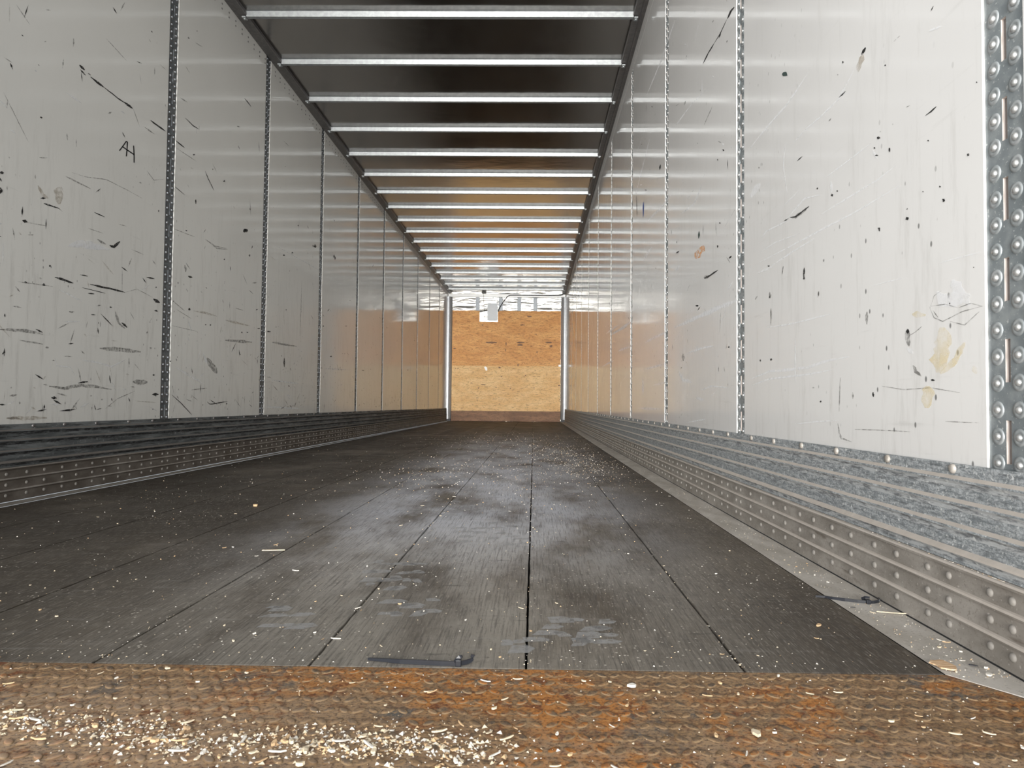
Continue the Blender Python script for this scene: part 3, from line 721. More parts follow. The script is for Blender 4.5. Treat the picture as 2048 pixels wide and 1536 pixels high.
# corner posts
for sgn, X in ((-1, XL), (1, XR)):
    d = lambda q: X - sgn * q
    mb = MB()
    pr = []
    for k in range(7):
        a = k / 6 * PI / 2; pr.append((d(0.09 - 0.055 * (1 - math.cos(a))) if False else d(0.012 + 0.075 * math.cos(PI / 2 - a)), yf - 0.115 + 0.075 * (1 - math.cos(a))))
    pr = [(d(0.0), yf - 0.115)] + pr + [(d(0.095), yf - 0.0225), (d(0.0), yf - 0.0225)]
    vs = [(a, b, z) for z in (0.05, 2.715) for a, b in pr]; n = len(pr)
    bm = bmesh.new(); V = [bm.verts.new(v) for v in vs]
    for i in range(n): bm.faces.new((V[i], V[(i + 1) % n], V[n + (i + 1) % n], V[n + i]))
    bm.faces.new(V[:n]); bm.faces.new(V[n:]); bmesh.ops.recalc_face_normals(bm, faces=bm.faces[:])
    mb.bm(bm)
    o = tag(mb.build('corner_post', MAT['corner_steel']), 'rounded grey corner post at the end of the shaded left wall' if sgn < 0 else 'rounded grey corner post at the end of the bright right wall', 'corner post', 'nose corner posts')
    mb = MB(); mb.bevbox(*sorted((d(0.004), d(0.09))), yf - 0.11, yf - 0.03, 0.0, 0.05, 0.004); tag(mb.build('foot', MAT['black_rubber'], o), 'black foot')
# little stickers
p0, p1 = on_y(1117, 729.5, yf - 0.040), on_y(1123, 733.5, yf - 0.040)
mb = MB(); mb.box(p0.x, p1.x, yf - 0.0405, yf - 0.0385, p1.z, p0.z)
tag(mb.build('reflective_sticker', MAT['sticker_white']), 'tiny white reflective sticker at the plywood seam beside the bright corner post', 'sticker')
p = on_y(971.5, 737, yf - 0.04); mb = MB()
mb.add([p + Vector(q) for q in ((-.035, 0, .03), (-.01, 0, .045), (.03, 0, .02), (.035, 0, -.04), (.005, 0, -.05), (-.02, 0, -.01))] + [p + Vector(q) + Vector((0, -.002, 0)) for q in ((-.035, 0, .03), (-.01, 0, .045), (.03, 0, .02), (.035, 0, -.04), (.005, 0, -.05), (-.02, 0, -.01))],
       [(0, 1, 2, 3, 4, 5)[::-1], (6, 7, 8, 9, 10, 11)[::-1]] + [(i, (i + 1) % 6, 6 + (i + 1) % 6, 6 + i) for i in range(6)])
tag(mb.build('torn_sticker', MAT['sticker_white']), 'torn whitish sticker scrap just under the plywood seam, towards the shaded wall', 'sticker')

# ------------------------------------------------------------------ marks on the side walls
MK = ['black', 'grey', 'white', 'tan', 'yellow', 'orange', 'blue', 'green']
def stroke(mb, plane, pts, w, mi, seed, off, taper=True, jit=0.35):
    rr = random.Random(seed); P = []
    for (a, b), (c, d) in zip(pts[:-1], pts[1:]):
        n = max(2, int(math.hypot(c - a, d - b) / 7))
        for k in range(n): P.append((a + (c - a) * k / n, b + (d - b) * k / n))
    P.append(pts[-1]); n = len(P); L = []; Rr = []
    for i, (a, b) in enumerate(P):
        x0, y0 = P[max(i - 1, 0)]; x1, y1 = P[min(i + 1, n - 1)]
        l = math.hypot(x1 - x0, y1 - y0) or 1; nx, ny = -(y1 - y0) / l, (x1 - x0) / l
        t = i / (n - 1); q = w / 2 * (min(1, 0.25 + 3 * min(t, 1 - t)) if taper else 1)
        u, v = q * rr.uniform(1 - jit, 1 + jit), q * rr.uniform(1 - jit, 1 + jit)
        L.append(on_x(a + nx * u, b + ny * u, plane)); Rr.append(on_x(a - nx * v, b - ny * v, plane))
    o_ = Vector((off, 0, 0))
    for i in range(n - 1):
        f = [L[i] + o_, L[i + 1] + o_, Rr[i + 1] + o_, Rr[i] + o_]
        mb.add(f, [(0, 1, 2, 3)], mi)
def blot(mb, plane, px, py, w, h, mi, seed, off):
    rr = random.Random(seed); pts = []
    for k in range(11):
        t = 2 * PI * k / 11; s_ = rr.uniform(0.55, 1.1)
        pts.append(on_x(px + w / 2 * s_ * math.cos(t), py + h / 2 * s_ * math.sin(t), plane) + Vector((off, 0, 0)))
    mb.add(pts, [list(range(11))], mi)
def T(o, s): return lambda q: (o[0] + q[0] / s, o[1] + q[1] / s)
B, G, WH, TA, YE, OR, BL, GR = range(8)
A1, A2, A5, A6 = T((0, 0), 2.926), T((0, 450), 2.56), T((1200, 0), 2.4), T((1100, 550), 2.0485)
left_strokes = [
 (A1, [(465, 380), (495, 410)], 16, B), (A1, [(470, 408), (500, 440)], 10, B), (A1, [(530, 450), (570, 482), (610, 512)], 11, B), (A1, [(605, 508), (690, 575), (745, 612)], 6, B), (A1, [(725, 596), (775, 635)], 15, B), (A1, [(515, 428), (530, 440)], 5, B),
 (A1, [(880, 703), (920, 735), (968, 768)], 9, B), (A1, [(1028, 822), (1080, 865)], 7, B), (A1, [(1085, 692), (1130, 735), (1165, 757)], 5, B), (A1, [(1430, 575), (1470, 625)], 6, B),
 (A1, [(1030, 865), (1150, 945)], 3.5, G), (A1, [(1200, 1000), (1220, 1050), (1252, 1115)], 4, B), (A1, [(230, 922), (275, 924)], 9, G), (A1, [(255, 1190), (345, 1220)], 9, B), (A1, [(130, 1290), (160, 1300)], 16, B), (A1, [(155, 1300), (270, 1322)], 5, G),
 (A1, [(550, 1242), (612, 1270)], 6, B), (A1, [(570, 1400), (620, 1430)], 14, G), (A1, [(640, 1435), (665, 1445), (702, 1412)], 17, B), (A1, [(380, 1030), (530, 1105)], 9, G), (A1, [(20, 540), (90, 680), (165, 830)], 4, G),
 (A1, [(620, 225), (690, 300), (740, 355)], 4, G), (A1, [(430, 225), (428, 272)], 9, G), (A1, [(1145, 250), (1185, 275)], 5, G), (A1, [(420, 1010), (500, 1035), (620, 1050), (740, 1110), (830, 1160)], 3.5, G), (A1, [(860, 1000), (900, 1055), (960, 1048)], 4, G),
 (A1, [(1660, 825), (1690, 855)], 4, G), (A1, [(345, 1095), (340, 1140), (348, 1195)], 48, TA), (A1, [(222, 1085), (250, 1140), (282, 1162)], 20, TA), (A1, [(515, 1335), (600, 1365)], 4, G), (A1, [(770, 1460), (840, 1490)], 5, G), (A1, [(1020, 1090), (1080, 1140)], 4, B),
 (A1, [(400, 1440), (480, 1425), (600, 1450)], 40, WH), (A1, [(1600, 1430), (1900, 1600)], 3, WH), (A1, [(1200, 1400), (1260, 1440), (1330, 1455)], 5, G), (A1, [(690, 1310), (740, 1325)], 4, G), (A1, [(390, 780), (395, 820)], 7, G), (A1, [(445, 815), (447, 860)], 5, G), (A1, [(905, 395), (905, 440)], 6, G),
 (A2, [(90, 290), (200, 305), (270, 315)], 5, G), (A2, [(280, 268), (310, 275), (375, 298)], 11, B), (A2, [(410, 255), (450, 262)], 6, B), (A2, [(460, 303), (500, 312), (560, 325), (640, 345)], 10, B), (A2, [(450, 350), (482, 353)], 8, B), (A2, [(420, 320), (540, 350)], 4, B),
 (A2, [(622, 215), (652, 238)], 8, B), (A2, [(625, 230), (624, 350)], 2.5, G), (A2, [(640, 345), (700, 328), (780, 370)], 3, G), (A2, [(785, 378), (818, 398)], 18, B), (A2, [(790, 438), (808, 442)], 9, B), (A2, [(590, 440), (605, 500), (640, 530)], 12, G), (A2, [(622, 500), (650, 525)], 12, B),
 (A2, [(465, 458), (488, 460)], 5, B), (A2, [(750, 268), (790, 275)], 8, B), (A2, [(680, 802), (755, 806)], 24, G), (A2, [(510, 632), (620, 638), (720, 650)], 20, G), (A2, [(250, 825), (330, 837), (420, 820), (500, 830), (570, 842)], 16, G), (A2, [(400, 810), (450, 802)], 12, B),
 (A2, [(262, 884), (290, 887)], 14, B), (A2, [(560, 770), (567, 810)], 6, B), (A2, [(660, 680), (660, 730)], 6, G), (A2, [(540, 940), (600, 890), (690, 850)], 4, G), (A2, [(30, 988), (120, 990), (240, 988)], 20, TA), (A2, [(35, 988), (100, 990)], 12, G), (A2, [(778, 868), (812, 868)], 14, B),
 (A2, [(880, 870), (930, 915), (982, 972)], 4, B), (A2, [(990, 440), (1050, 450), (1110, 467)], 10, TA), (A2, [(1155, 487), (1280, 517)], 10, TA), (A2, [(890, 20), (1000, 62)], 4, G), (A2, [(1060, 80), (1110, 120), (1165, 126)], 5, G), (A2, [(1205, 425), (1245, 437)], 5, G),
 (A2, [(945, 205), (950, 240)], 12, G), (A2, [(962, 262), (985, 268)], 10, B), (A2, [(1455, 680), (1455, 728)], 8, B), (A2, [(1060, 905), (1075, 918), (1165, 903)], 5, B), (A2, [(1600, 105), (1618, 116)], 8, B), (A2, [(1545, 290), (1536, 570)], 2, G), (A2, [(885, 390), (945, 440)], 4, G), (A2, [(880, 515), (1010, 545)], 3, G), (A2, [(900, 430), (980, 480)], 3, G),
 (A2, [(1150, 590), (1290, 600)], 12, G), (A2, [(1060, 680), (1110, 760)], 26, G), (A2, [(1390, 600), (1520, 622)], 9, G), (A2, [(0, 535), (120, 540), (220, 560)], 16, G), (A2, [(100, 590), (220, 610)], 8, G), (A2, [(980, 845), (1060, 835)], 5, G), (A2, [(690, 900), (800, 910)], 5, TA),
 (A2, [(370, 100), (450, 105), (560, 125)], 26, WH), (A2, [(280, 680), (290, 720), (360, 730), (382, 768)], 6, WH), (A2, [(410, 690), (500, 705), (570, 725), (640, 690)], 9, WH), (A2, [(900, 730), (1040, 812)], 9, WH), (A2, [(1040, 660), (1062, 712)], 11, WH), (A2, [(1390, 795), (1530, 812)], 6, WH), (A2, [(300, 330), (420, 390)], 8, WH), (A2, [(1660, 735), (1790, 742)], 7, WH), (A2, [(1370, 930), (1530, 940)], 8, WH),
]
left_blots = [(A1, 10, 1010, 26, 22, B), (A1, 3, 1115, 26, 40, B), (A1, 1135, 905, 16, 10, B), (A1, 1245, 990, 8, 8, B), (A1, 1145, 1180, 9, 28, B), (A1, 1312, 1060, 14, 10, B), (A1, 1440, 1350, 22, 24, B), (A1, 1090, 1350, 12, 8, B), (A1, 1152, 182, 8, 7, B), (A1, 1103, 222, 9, 14, B), (A1, 1845, 1440, 14, 22, B), (A1, 928, 1235, 8, 14, B), (A1, 265, 243, 14, 8, G), (A1, 1460, 1495, 12, 14, B), (A1, 1955, 1500, 12, 22, B), (A1, 1745, 1320, 8, 10, B), (A1, 1710, 1478, 9, 9, B),
 (A2, 130, 293, 14, 14, B), (A2, 223, 306, 16, 16, B), (A2, 255, 210, 11, 13, B), (A2, 365, 445, 30, 12, G), (A2, 970, 432, 13, 13, B), (A2, 1238, 550, 10, 9, B), (A2, 1266, 550, 9, 8, B), (A2, 1148, 176, 9, 9, B), (A2, 1252, 28, 20, 22, B), (A2, 1325, 530, 14, 8, B), (A2, 1375, 545, 22, 8, B), (A2, 240, 627, 18, 14, G), (A2, 888, 390, 7, 7, B), (A2, 872, 697, 8, 8, B), (A2, 1052, 510, 8, 8, B), (A2, 1077, 512, 8, 10, B), (A2, 1453, 155, 14, 10, B), (A2, 465, 875, 12, 8, G), (A2, 522, 893, 16, 8, G), (A2, 100, 910, 10, 16, G), (A2, 1715, 170, 8, 18, B), (A2, 1465, 435, 7, 7, B), (A2, 1694, 672, 12, 9, B), (A2, 1655, 518, 7, 10, B), (A2, 57, 833, 9, 9, B), (A2, 1160, 915, 8, 10, B), (A2, 770, 630, 10, 12, G)]
rr = random.Random(21)
mb = MB()
for k, (tf, pts, w, mi) in enumerate(left_strokes):
    s_ = 2.926 if tf is A1 else 2.56
    stroke(mb, XL, [tf(p) for p in pts], max(w / s_, 0.9), mi, k, 0.0004 + 0.00002 * (k % 9))
for k, (tf, a, b, w, h, mi) in enumerate(left_blots):
    s_ = 2.926 if tf is A1 else 2.56; px, py = tf((a, b)); blot(mb, XL, px, py, w / s_, h / s_, mi, k + 500, 0.0006)
def in_gap(fars, y): return any(f_ - PW - 0.004 < y < f_ + 0.004 for f_ in fars)
# the many small nicks, thicker towards the foot of the wall
def nicks(mb, X, sgn, fars, count, seed, cols, y0, zmax, zpow, slant):
    r = random.Random(seed); n = 0
    while n < count:
        y = y0 + (13.8 - y0) * r.random() ** 1.5; z = 0.33 + (zmax - 0.33) * r.random() ** zpow
        if in_gap(fars, y): continue
        n += 1
        L = r.choice((0.006, 0.01, 0.016, 0.03)) * r.uniform(0.6, 1.5) * (1 + 0.06 * y); w = r.uniform(0.0016, 0.0038) * (1 + 0.08 * y)
        a = r.gauss(slant, 0.5) if r.random() < 0.65 else r.gauss(PI / 2, 0.3)
        dy, dz = math.cos(a) * L, math.sin(a) * L
        if in_gap(fars, y + dy) or in_gap(fars, y - dy) or z + abs(dz) > 2.7 or z - abs(dz) < 0.29: continue
        ny, nz = -math.sin(a) * w, math.cos(a) * w; o_ = X - sgn * (0.0004 + r.random() * 0.0003)
        m_ = r.choice(cols)
        mb.add([(o_, y - dy, z - dz), (o_, y + ny, z + nz), (o_, y + dy, z + dz), (o_, y - ny, z - nz)], [(0, 1, 2, 3)], m_)
nicks(mb, XL, -1, LEFT_Y, 620, 5, [B, B, G, G, G, TA, WH], 2.3, 2.2, 2.1, -0.12)
mats = [MAT['mark_' + k] for k in MK]
tag(mb.build('scuff_mark', mats, wall_l), 'black, grey and white scuffs on the liner')
# marker letters on the left wall: an A and an H drawn as one sign
mb = MB()
for k, pts in enumerate(([(698, 882), (722, 850), (738, 827)], [(738, 827), (745, 832), (743, 870), (739, 915)], [(716, 858), (750, 882), (786, 906)], [(781, 852), (784, 905), (784, 952)])):
    stroke(mb, XL, [A1(p) for p in pts], 2.3, 0, k, 0.0007, False, 0.12)
tag(mb.build('handwriting', MAT['mark_ink'], wall_l), 'joined capitals AH in black marker')

right_strokes = [
 (A5, [(495, 305), (520, 255), (548, 208)], 5, B), (A5, [(548, 208), (578, 160), (608, 95)], 3, B), (A5, [(572, 180), (580, 155)], 8, B), (A5, [(612, 90), (628, 55), (645, 34)], 10, B), (A5, [(1257, 262), (1276, 228)], 15, B), (A5, [(1265, 262), (1250, 300), (1240, 345)], 26, TA),
 (A5, [(1148, 468), (1180, 437)], 6, B), (A5, [(1602, 28), (1588, 55)], 5, B), (A5, [(1563, 555), (1590, 535), (1616, 511)], 5, B), (A5, [(912, 1043), (938, 1042), (970, 1020), (1006, 988)], 13, G), (A5, [(916, 1044), (940, 1040), (1004, 990)], 7, B), (A5, [(885, 1060), (905, 1048)], 6, B),
 (A5, [(880, 1278), (875, 1316)], 4, B), (A5, [(981, 1284), (979, 1335)], 7, B), (A5, [(500, 1337), (530, 1322), (566, 1297)], 8, B), (A5, [(476, 1110), (474, 1145)], 9, GR), (A5, [(209, 970), (208, 1040)], 5, BL), (A5, [(458, 1240), (480, 1210), (500, 1178)], 28, OR),
 (A5, [(291, 790), (287, 815)], 9, B), (A5, [(948, 772), (972, 750)], 5, B), (A5, [(1052, 1398), (1046, 1428)], 9, G), (A5, [(745, 1438), (757, 1420)], 7, G), (A5, [(1098, 582), (1112, 566)], 6, G), (A5, [(1405, 205), (1440, 172)], 3.5, G), (A5, [(175, 940), (178, 1040)], 6, G), (A5, [(1470, 515), (1490, 505)], 4, G), (A5, [(620, 1240), (632, 1228)], 8, B), (A5, [(365, 1215), (380, 1205)], 8, B), (A5, [(405, 505), (410, 485)], 6, G), (A5, [(820, 1485), (822, 1530)], 5, G), (A5, [(500, 600), (540, 510)], 4, G),
 (A5, [(720, 712), (770, 650), (820, 590), (900, 500), (1000, 350)], 7, WH), (A5, [(930, 682), (1000, 610), (1060, 560), (1150, 470), (1215, 345)], 6, WH), (A5, [(1090, 848), (1200, 765), (1300, 688)], 5, WH), (A5, [(895, 1055), (940, 1000), (985, 952), (1060, 935)], 6, WH), (A5, [(775, 1142), (800, 1110), (900, 1060)], 6, WH),
 (A5, [(1060, 1030), (1150, 975), (1240, 920), (1330, 865), (1420, 795)], 6, WH), (A5, [(765, 1260), (900, 1190), (1060, 1105), (1250, 1005), (1440, 890)], 7, WH), (A5, [(830, 1272), (930, 1205), (1030, 1145)], 7, WH), (A5, [(722, 948), (745, 915), (770, 880)], 24, WH), (A5, [(890, 690), (880, 800), (900, 935)], 4, WH), (A5, [(225, 455), (290, 300), (362, 92)], 5, WH), (A5, [(350, 620), (440, 500), (520, 420)], 3.5, WH), (A5, [(165, 960), (205, 800), (240, 660)], 4, WH), (A5, [(385, 1030), (450, 980), (490, 890)], 6, WH), (A5, [(230, 1060), (300, 990), (345, 930)], 9, WH),
 (A5, [(1690, 1345), (1730, 1400), (1775, 1465)], 52, WH), (A5, [(1620, 1400), (1650, 1440), (1740, 1450)], 66, WH), (A5, [(1590, 1470), (1660, 1460), (1720, 1478)], 4, G), (A5, [(1600, 1490), (1625, 1525)], 5, G), (A5, [(1720, 1478), (1780, 1455), (1838, 1470)], 4, G), (A5, [(1585, 1480), (1605, 1420), (1640, 1395)], 3, G),
 (A5, [(440, 1532), (540, 1490), (660, 1440)], 18, WH), (A5, [(360, 1302), (382, 1275)], 18, WH), (A5, [(212, 1245), (235, 1205), (252, 1182)], 9, WH), (A5, [(1630, 1262), (1740, 1232), (1825, 1210)], 5, WH), (A5, [(770, 1210), (840, 1165), (960, 1120)], 4, WH), (A5, [(760, 1310), (830, 1280)], 7, WH), (A5, [(1110, 870), (1112, 925)], 10, WH), (A5, [(610, 1395), (640, 1350)], 5, WH), (A5, [(870, 1000), (970, 900)], 3, WH), (A5, [(1580, 150), (1640, 125)], 10, WH), (A5, [(1310, 720), (1330, 760)], 14, WH), (A5, [(1310, 1370), (1450, 1335)], 4, WH),
 (A6, [(1608, 215), (1612, 280), (1600, 340), (1590, 400)], 70, YE), (A6, [(1600, 405), (1660, 355), (1700, 275)], 26, YE), (A6, [(1735, 372), (1748, 405)], 26, YE), (A6, [(1485, 160), (1540, 165)], 24, YE), (A6, [(1550, 455), (1545, 545)], 50, YE), (A6, [(1466, 220), (1464, 262), (1472, 292)], 20, G), (A6, [(1468, 222), (1466, 240)], 12, B), (A6, [(1470, 250), (1500, 232), (1525, 210)], 3, G), (A6, [(1488, 370), (1500, 395), (1522, 415)], 13, G), (A6, [(1464, 300), (1488, 320)], 22, WH),
 (A6, [(825, 425), (900, 395), (980, 388), (1060, 378), (1140, 350), (1225, 335)], 10, WH), (A6, [(830, 452), (900, 425), (1040, 410), (1160, 388)], 7, WH), (A6, [(1005, 260), (1006, 440)], 5, WH), (A6, [(1250, 632), (1360, 636), (1478, 642)], 4, G), (A6, [(1180, 608), (1186, 650), (1195, 670), (1236, 684)], 7, G), (A6, [(1555, 130), (1575, 175), (1610, 190), (1690, 150), (1770, 128)], 4, G), (A6, [(1640, 190), (1700, 205), (1760, 150)], 4, G), (A6, [(1190, 420), (1185, 560)], 4, G), (A6, [(1240, 480), (1242, 508)], 8, G), (A6, [(1324, 480), (1326, 500)], 9, B), (A6, [(1360, 455), (1450, 470), (1560, 462), (1680, 482)], 4, G), (A6, [(1620, 600), (1760, 606)], 4, G),
 (A6, [(510, 215), (570, 190), (660, 150), (740, 108)], 14, WH), (A6, [(390, 277), (440, 250), (475, 235)], 9, WH), (A6, [(528, 395), (545, 430), (580, 440)], 12, WH), (A6, [(560, 322), (620, 300), (672, 290)], 8, WH), (A6, [(620, 472), (660, 455), (728, 462)], 6, WH), (A6, [(598, 505), (628, 512)], 13, WH), (A6, [(545, 322), (546, 352)], 11, G), (A6, [(906, 135), (905, 205)], 5, G), (A6, [(900, 68), (904, 95)], 8, G), (A6, [(1300, 150), (1299, 202)], 12, G), (A6, [(890, 215), (990, 200), (1150, 160)], 6, WH), (A6, [(380, 420), (382, 490)], 7, WH), (A6, [(420, 452), (480, 438)], 6, WH), (A6, [(250, 245), (300, 215), (335, 190)], 9, WH), (A6, [(215, 375), (262, 350)], 7, WH), (A6, [(280, 312), (335, 290)], 7, WH), (A6, [(360, 545), (455, 550)], 9, WH), (A6, [(230, 240), (280, 205)], 6, WH), (A6, [(395, 385), (470, 365)], 7, WH), (A6, [(1010, 610), (1100, 600), (1180, 595)], 5, WH), (A6, [(560, 605), (640, 590)], 5, WH),
]
right_blots = [(A5, 889, 356, 28, 24, GR), (A5, 1339, 661, 18, 16, B), (A5, 1391, 720, 10, 26, B), (A5, 1330, 746, 18, 9, B), (A5, 1319, 710, 10, 9, B), (A5, 1347, 632, 8, 8, G), (A5, 1115, 936, 12, 16, B), (A5, 1769, 743, 16, 14, B), (A5, 1652, 961, 15, 20, B), (A5, 1633, 896, 10, 10, B), (A5, 1476, 1049, 18, 20, B), (A5, 1340, 1100, 16, 24, B), (A5, 1475, 1003, 7, 8, B), (A5, 1045, 905, 9, 10, B), (A5, 1140, 917, 8, 10, B), (A5, 1370, 313, 8, 9, B), (A5, 811, 1276, 11, 10, B), (A5, 1075, 1250, 9, 14, B), (A5, 565, 767, 7, 9, B), (A5, 576, 1071, 10, 8, B), (A5, 1167, 299, 8, 14, B), (A5, 815, 1425, 8, 16, B), (A5, 1406, 596, 6, 10, G), (A5, 1810, 395, 8, 8, B), (A5, 1577, 675, 12, 9, B), (A5, 1142, 358, 6, 8, G), (A5, 565, 1183, 9, 14, B), (A5, 467, 1468, 10, 9, B), (A5, 764, 805, 7, 10, G), (A5, 1795, 1283, 8, 5, B), (A5, 1680, 1457, 8, 8, B), (A5, 1552, 920, 6, 6, B),
 (A6, 1570, 431, 18, 10, B), (A6, 603, 126, 14, 9, B), (A6, 733, 295, 8, 8, B), (A6, 862, 350, 7, 9, B), (A6, 907, 346, 9, 11, B), (A6, 1110, 519, 7, 9, B), (A6, 1042, 12, 9, 14, B), (A6, 965, 472, 6, 12, G), (A6, 1079, 462, 12, 8, G), (A6, 1101, 75, 8, 22, G), (A6, 640, 8, 22, 18, G)]
mb = MB()
for k, (tf, pts, w, mi) in enumerate(right_strokes):
    s_ = 2.4 if tf is A5 else 2.0485
    stroke(mb, XR, [tf(p) for p in pts], max(w / s_, 1.0), mi, k + 900, -0.0004 - 0.00002 * (k % 9))
for k, (tf, a, b, w, h, mi) in enumerate(right_blots):
    s_ = 2.4 if tf is A5 else 2.0485; px, py = tf((a, b)); blot(mb, XR, px, py, w / s_, h / s_, mi, k + 1500, -0.0006)
nicks(mb, XR, 1, RIGHT_Y, 330, 15, [B, G, G, WH, WH], 2.2, 2.2, 1.3, 0.5)
r = random.Random(77)
for k in range(70):       # long pale scratches further down the wall
    y = r.uniform(2.3, 9); z = r.uniform(0.5, 2.2); L = r.uniform(0.1, 0.5); a = r.gauss(0.45, 0.25); w = r.uniform(0.0012, 0.003) * (1 + 0.1 * y)
    dy, dz = -math.cos(a) * L, math.sin(a) * L * 0.8
    steps = 6
    for i in range(steps):
        t0, t1 = i / steps, (i + 1) / steps
        ya, yb = y + dy * t0, y + dy * t1
        if in_gap(RIGHT_Y, ya) or in_gap(RIGHT_Y, yb) or yb < 1.05: continue
        za, zb_ = z + dz * t0, z + dz * t1
        if max(za, zb_) > 2.7: continue
        o_ = XR - 0.0005
        mb.add([(o_, ya, za - w / 2), (o_, yb, zb_ - w / 2), (o_, yb, zb_ + w / 2), (o_, ya, za + w / 2)], [(0, 1, 2, 3)], WH)
tag(mb.build('scuff_mark', mats, wall_r), 'pale scratches, dark scuffs and yellow stains')

# ------------------------------------------------------------------ cut cable ties
def tie(name, P, hgt, thick, head_at, tail_pts, lab):
    o = empty(name, P[0]); base = Vector(P[0]); P = [Vector(p) - base for p in P]
    def ribbon(pts, hs, nm):
        mb = MB(); vs = []; n = len(pts)
        for i, p in enumerate(pts):
            t = (pts[min(i + 1, n - 1)] - pts[max(i - 1, 0)]); t.z *= 1; t.normalize()
            s_ = Vector((-t.y, t.x, 0)).normalized() * thick / 2; u = t.cross(s_.normalized()); u = -u if u.z < 0 else u
            h = hs[i]
            vs += [p - s_, p + s_, p + s_ + u * h, p - s_ + u * h]
        fs = []
        for i in range(n - 1):
            for k in range(4): fs.append((i * 4 + k, i * 4 + (k + 1) % 4, (i + 1) * 4 + (k + 1) % 4, (i + 1) * 4 + k))
        fs += [(3, 2, 1, 0), tuple((n - 1) * 4 + k for k in range(4))]
        mb.add(vs, fs); return mb.build(nm, MAT['black_plastic'], o)
    ribbon(P, hgt, 'strap')
    h = Vector(head_at) - base
    mb = MB(); mb.bevbox(h.x - 0.004, h.x + 0.004, h.y - 0.0045, h.y + 0.0045, -0.0006, max(hgt) + 0.0022, 0.0008)
    mb.build('head', MAT['black_plastic'], o)
    tp = [Vector(p) - base for p in tail_pts]
    ribbon(tp, [0.0048] * (len(tp) - 1) + [0.0035], 'cut_tail')
    return tag(o, lab, 'cable tie', 'cut black cable ties')
def fz(px, py, z=0.0006): return on_z(px, py, z)
tie('cable_tie', [fz(736, 1320), fz(765, 1323), fz(800, 1327), fz(840, 1329), fz(880, 1331), fz(913, 1331.5), fz(925, 1330), fz(935, 1328, 0.001), fz(943, 1324, 0.003), fz(947, 1319, 0.006), fz(946, 1315, 0.009), fz(941, 1314, 0.010)],
    [0.0032, 0.0045, 0.006, 0.0065, 0.0065, 0.0065, 0.0062, 0.006, 0.0055, 0.005, 0.0045, 0.0045], 0.0024, fz(917, 1331),
    [fz(911, 1327, 0.0045), fz(916, 1321, 0.0075), fz(922, 1316, 0.0115), fz(925, 1315, 0.0125)], 'cut black cable tie lying along the edge of the rusty tread plate')
tie('cable_tie', [fz(1631, 1194), fz(1650, 1196), fz(1665, 1199), fz(1690, 1203), fz(1715, 1206), fz(1735, 1208), fz(1748, 1208), fz(1757, 1206), fz(1759, 1203), fz(1757, 1201)],
    [0.0035, 0.0045, 0.005, 0.0062, 0.0062, 0.0062, 0.006, 0.006, 0.006, 0.006], 0.0018, fz(1736, 1208),
    [fz(1730, 1203, 0.003), fz(1724, 1199, 0.007), fz(1731, 1197, 0.010), fz(1739, 1197, 0.010)], 'cut black cable tie lying across the flange beside the right kick plate')

# ------------------------------------------------------------------ litter
def flake_mesh(seed, L, Wd, t, name, mat, sides=7, curl=0.0):
    rr = random.Random(seed); mb = MB(); top = []; bot = []
    for k in range(sides):
        a = 2 * PI * k / sides + rr.uniform(-0.2, 0.2); s_ = rr.uniform(0.65, 1.0)
        xx, yy = math.cos(a) * L / 2 * s_, math.sin(a) * Wd / 2 * s_
        z = curl * (xx * xx) / (L * L / 4 + 1e-9)
        top.append((xx, yy, t + z)); bot.append((xx * 1.03, yy * 1.03, z * 0.8))
    mb.add(top + bot, [list(range(sides)), list(range(sides, 2 * sides))[::-1]] + [(sides + i, sides + (i + 1) % sides, (i + 1) % sides, i) for i in range(sides)])
    return mb.mesh(name, [mat])
kinds = []
for k in range(12):
    m_ = MAT[['wood_cream', 'wood_cream', 'wood_white', 'wood_tan'][k % 4]]
    if k < 8: kinds.append(flake_mesh(k, rnd.uniform(0.006, 0.011), rnd.uniform(0.004, 0.007), rnd.uniform(0.001, 0.003), 'wood_chip', m_, 6, 0.001))
    else: kinds.append(flake_mesh(k, rnd.uniform(0.014, 0.026), rnd.uniform(0.0022, 0.004), 0.0012, 'wood_chip', m_, 6, 0.0015))
def chip(x_, y_, z_, s_, me, lab, grp):
    o = bpy.data.objects.new('wood_chip', me); COL.objects.link(o)
    o.location = (x_, y_, z_); o.rotation_euler = (rnd.uniform(-.12, .12), rnd.uniform(-.12, .12), rnd.uniform(0, 2 * PI)); o.scale = (s_,) * 3
    tag(o, lab, 'wood chip', grp)
def band(u):  # the swept-up drift of chips on the plate, as points along it
    return (-0.66 + u * 0.62, 0.765 - 0.055 * u + 0.012 * math.sin(u * 9))
for k in range(95):
    u = rnd.random() ** 0.8; bx, by = band(u)
    chip(bx + rnd.gauss(0, 0.02), by + rnd.gauss(0, 0.022), 0.0014, rnd.uniform(0.6, 1.25), rnd.choice(kinds), 'pale wood chip in the drift of litter on the rusty tread plate', 'wood chips drifted on the tread plate')
for k in range(75):
    xx, yy = rnd.uniform(-0.75, 0.6), rnd.uniform(0.66, 0.925)
    if yy > 0.83 + (0.66 - xx) * 1.1: continue
    chip(xx, yy, 0.0014, rnd.uniform(0.45, 0.95), rnd.choice(kinds), 'single pale wood chip strewn loosely over the rusty tread plate', 'wood chips strewn over the tread plate')
for k in range(100):
    yy = 0.96 + 1.9 * rnd.random() ** 1.15; xx = rnd.uniform(max(-1.7, -0.8 * yy), min(0.56, 0.62 * yy))
    if rnd.random() < 0.25: xx = rnd.choice([-0.313, -0.008, 0.297]) + rnd.gauss(0, 0.012)
    chip(xx, yy, 0.0004, rnd.uniform(0.4, 0.85), rnd.choice(kinds), 'small pale wood chip lying on the grey deck boards', 'wood chips on the deck')
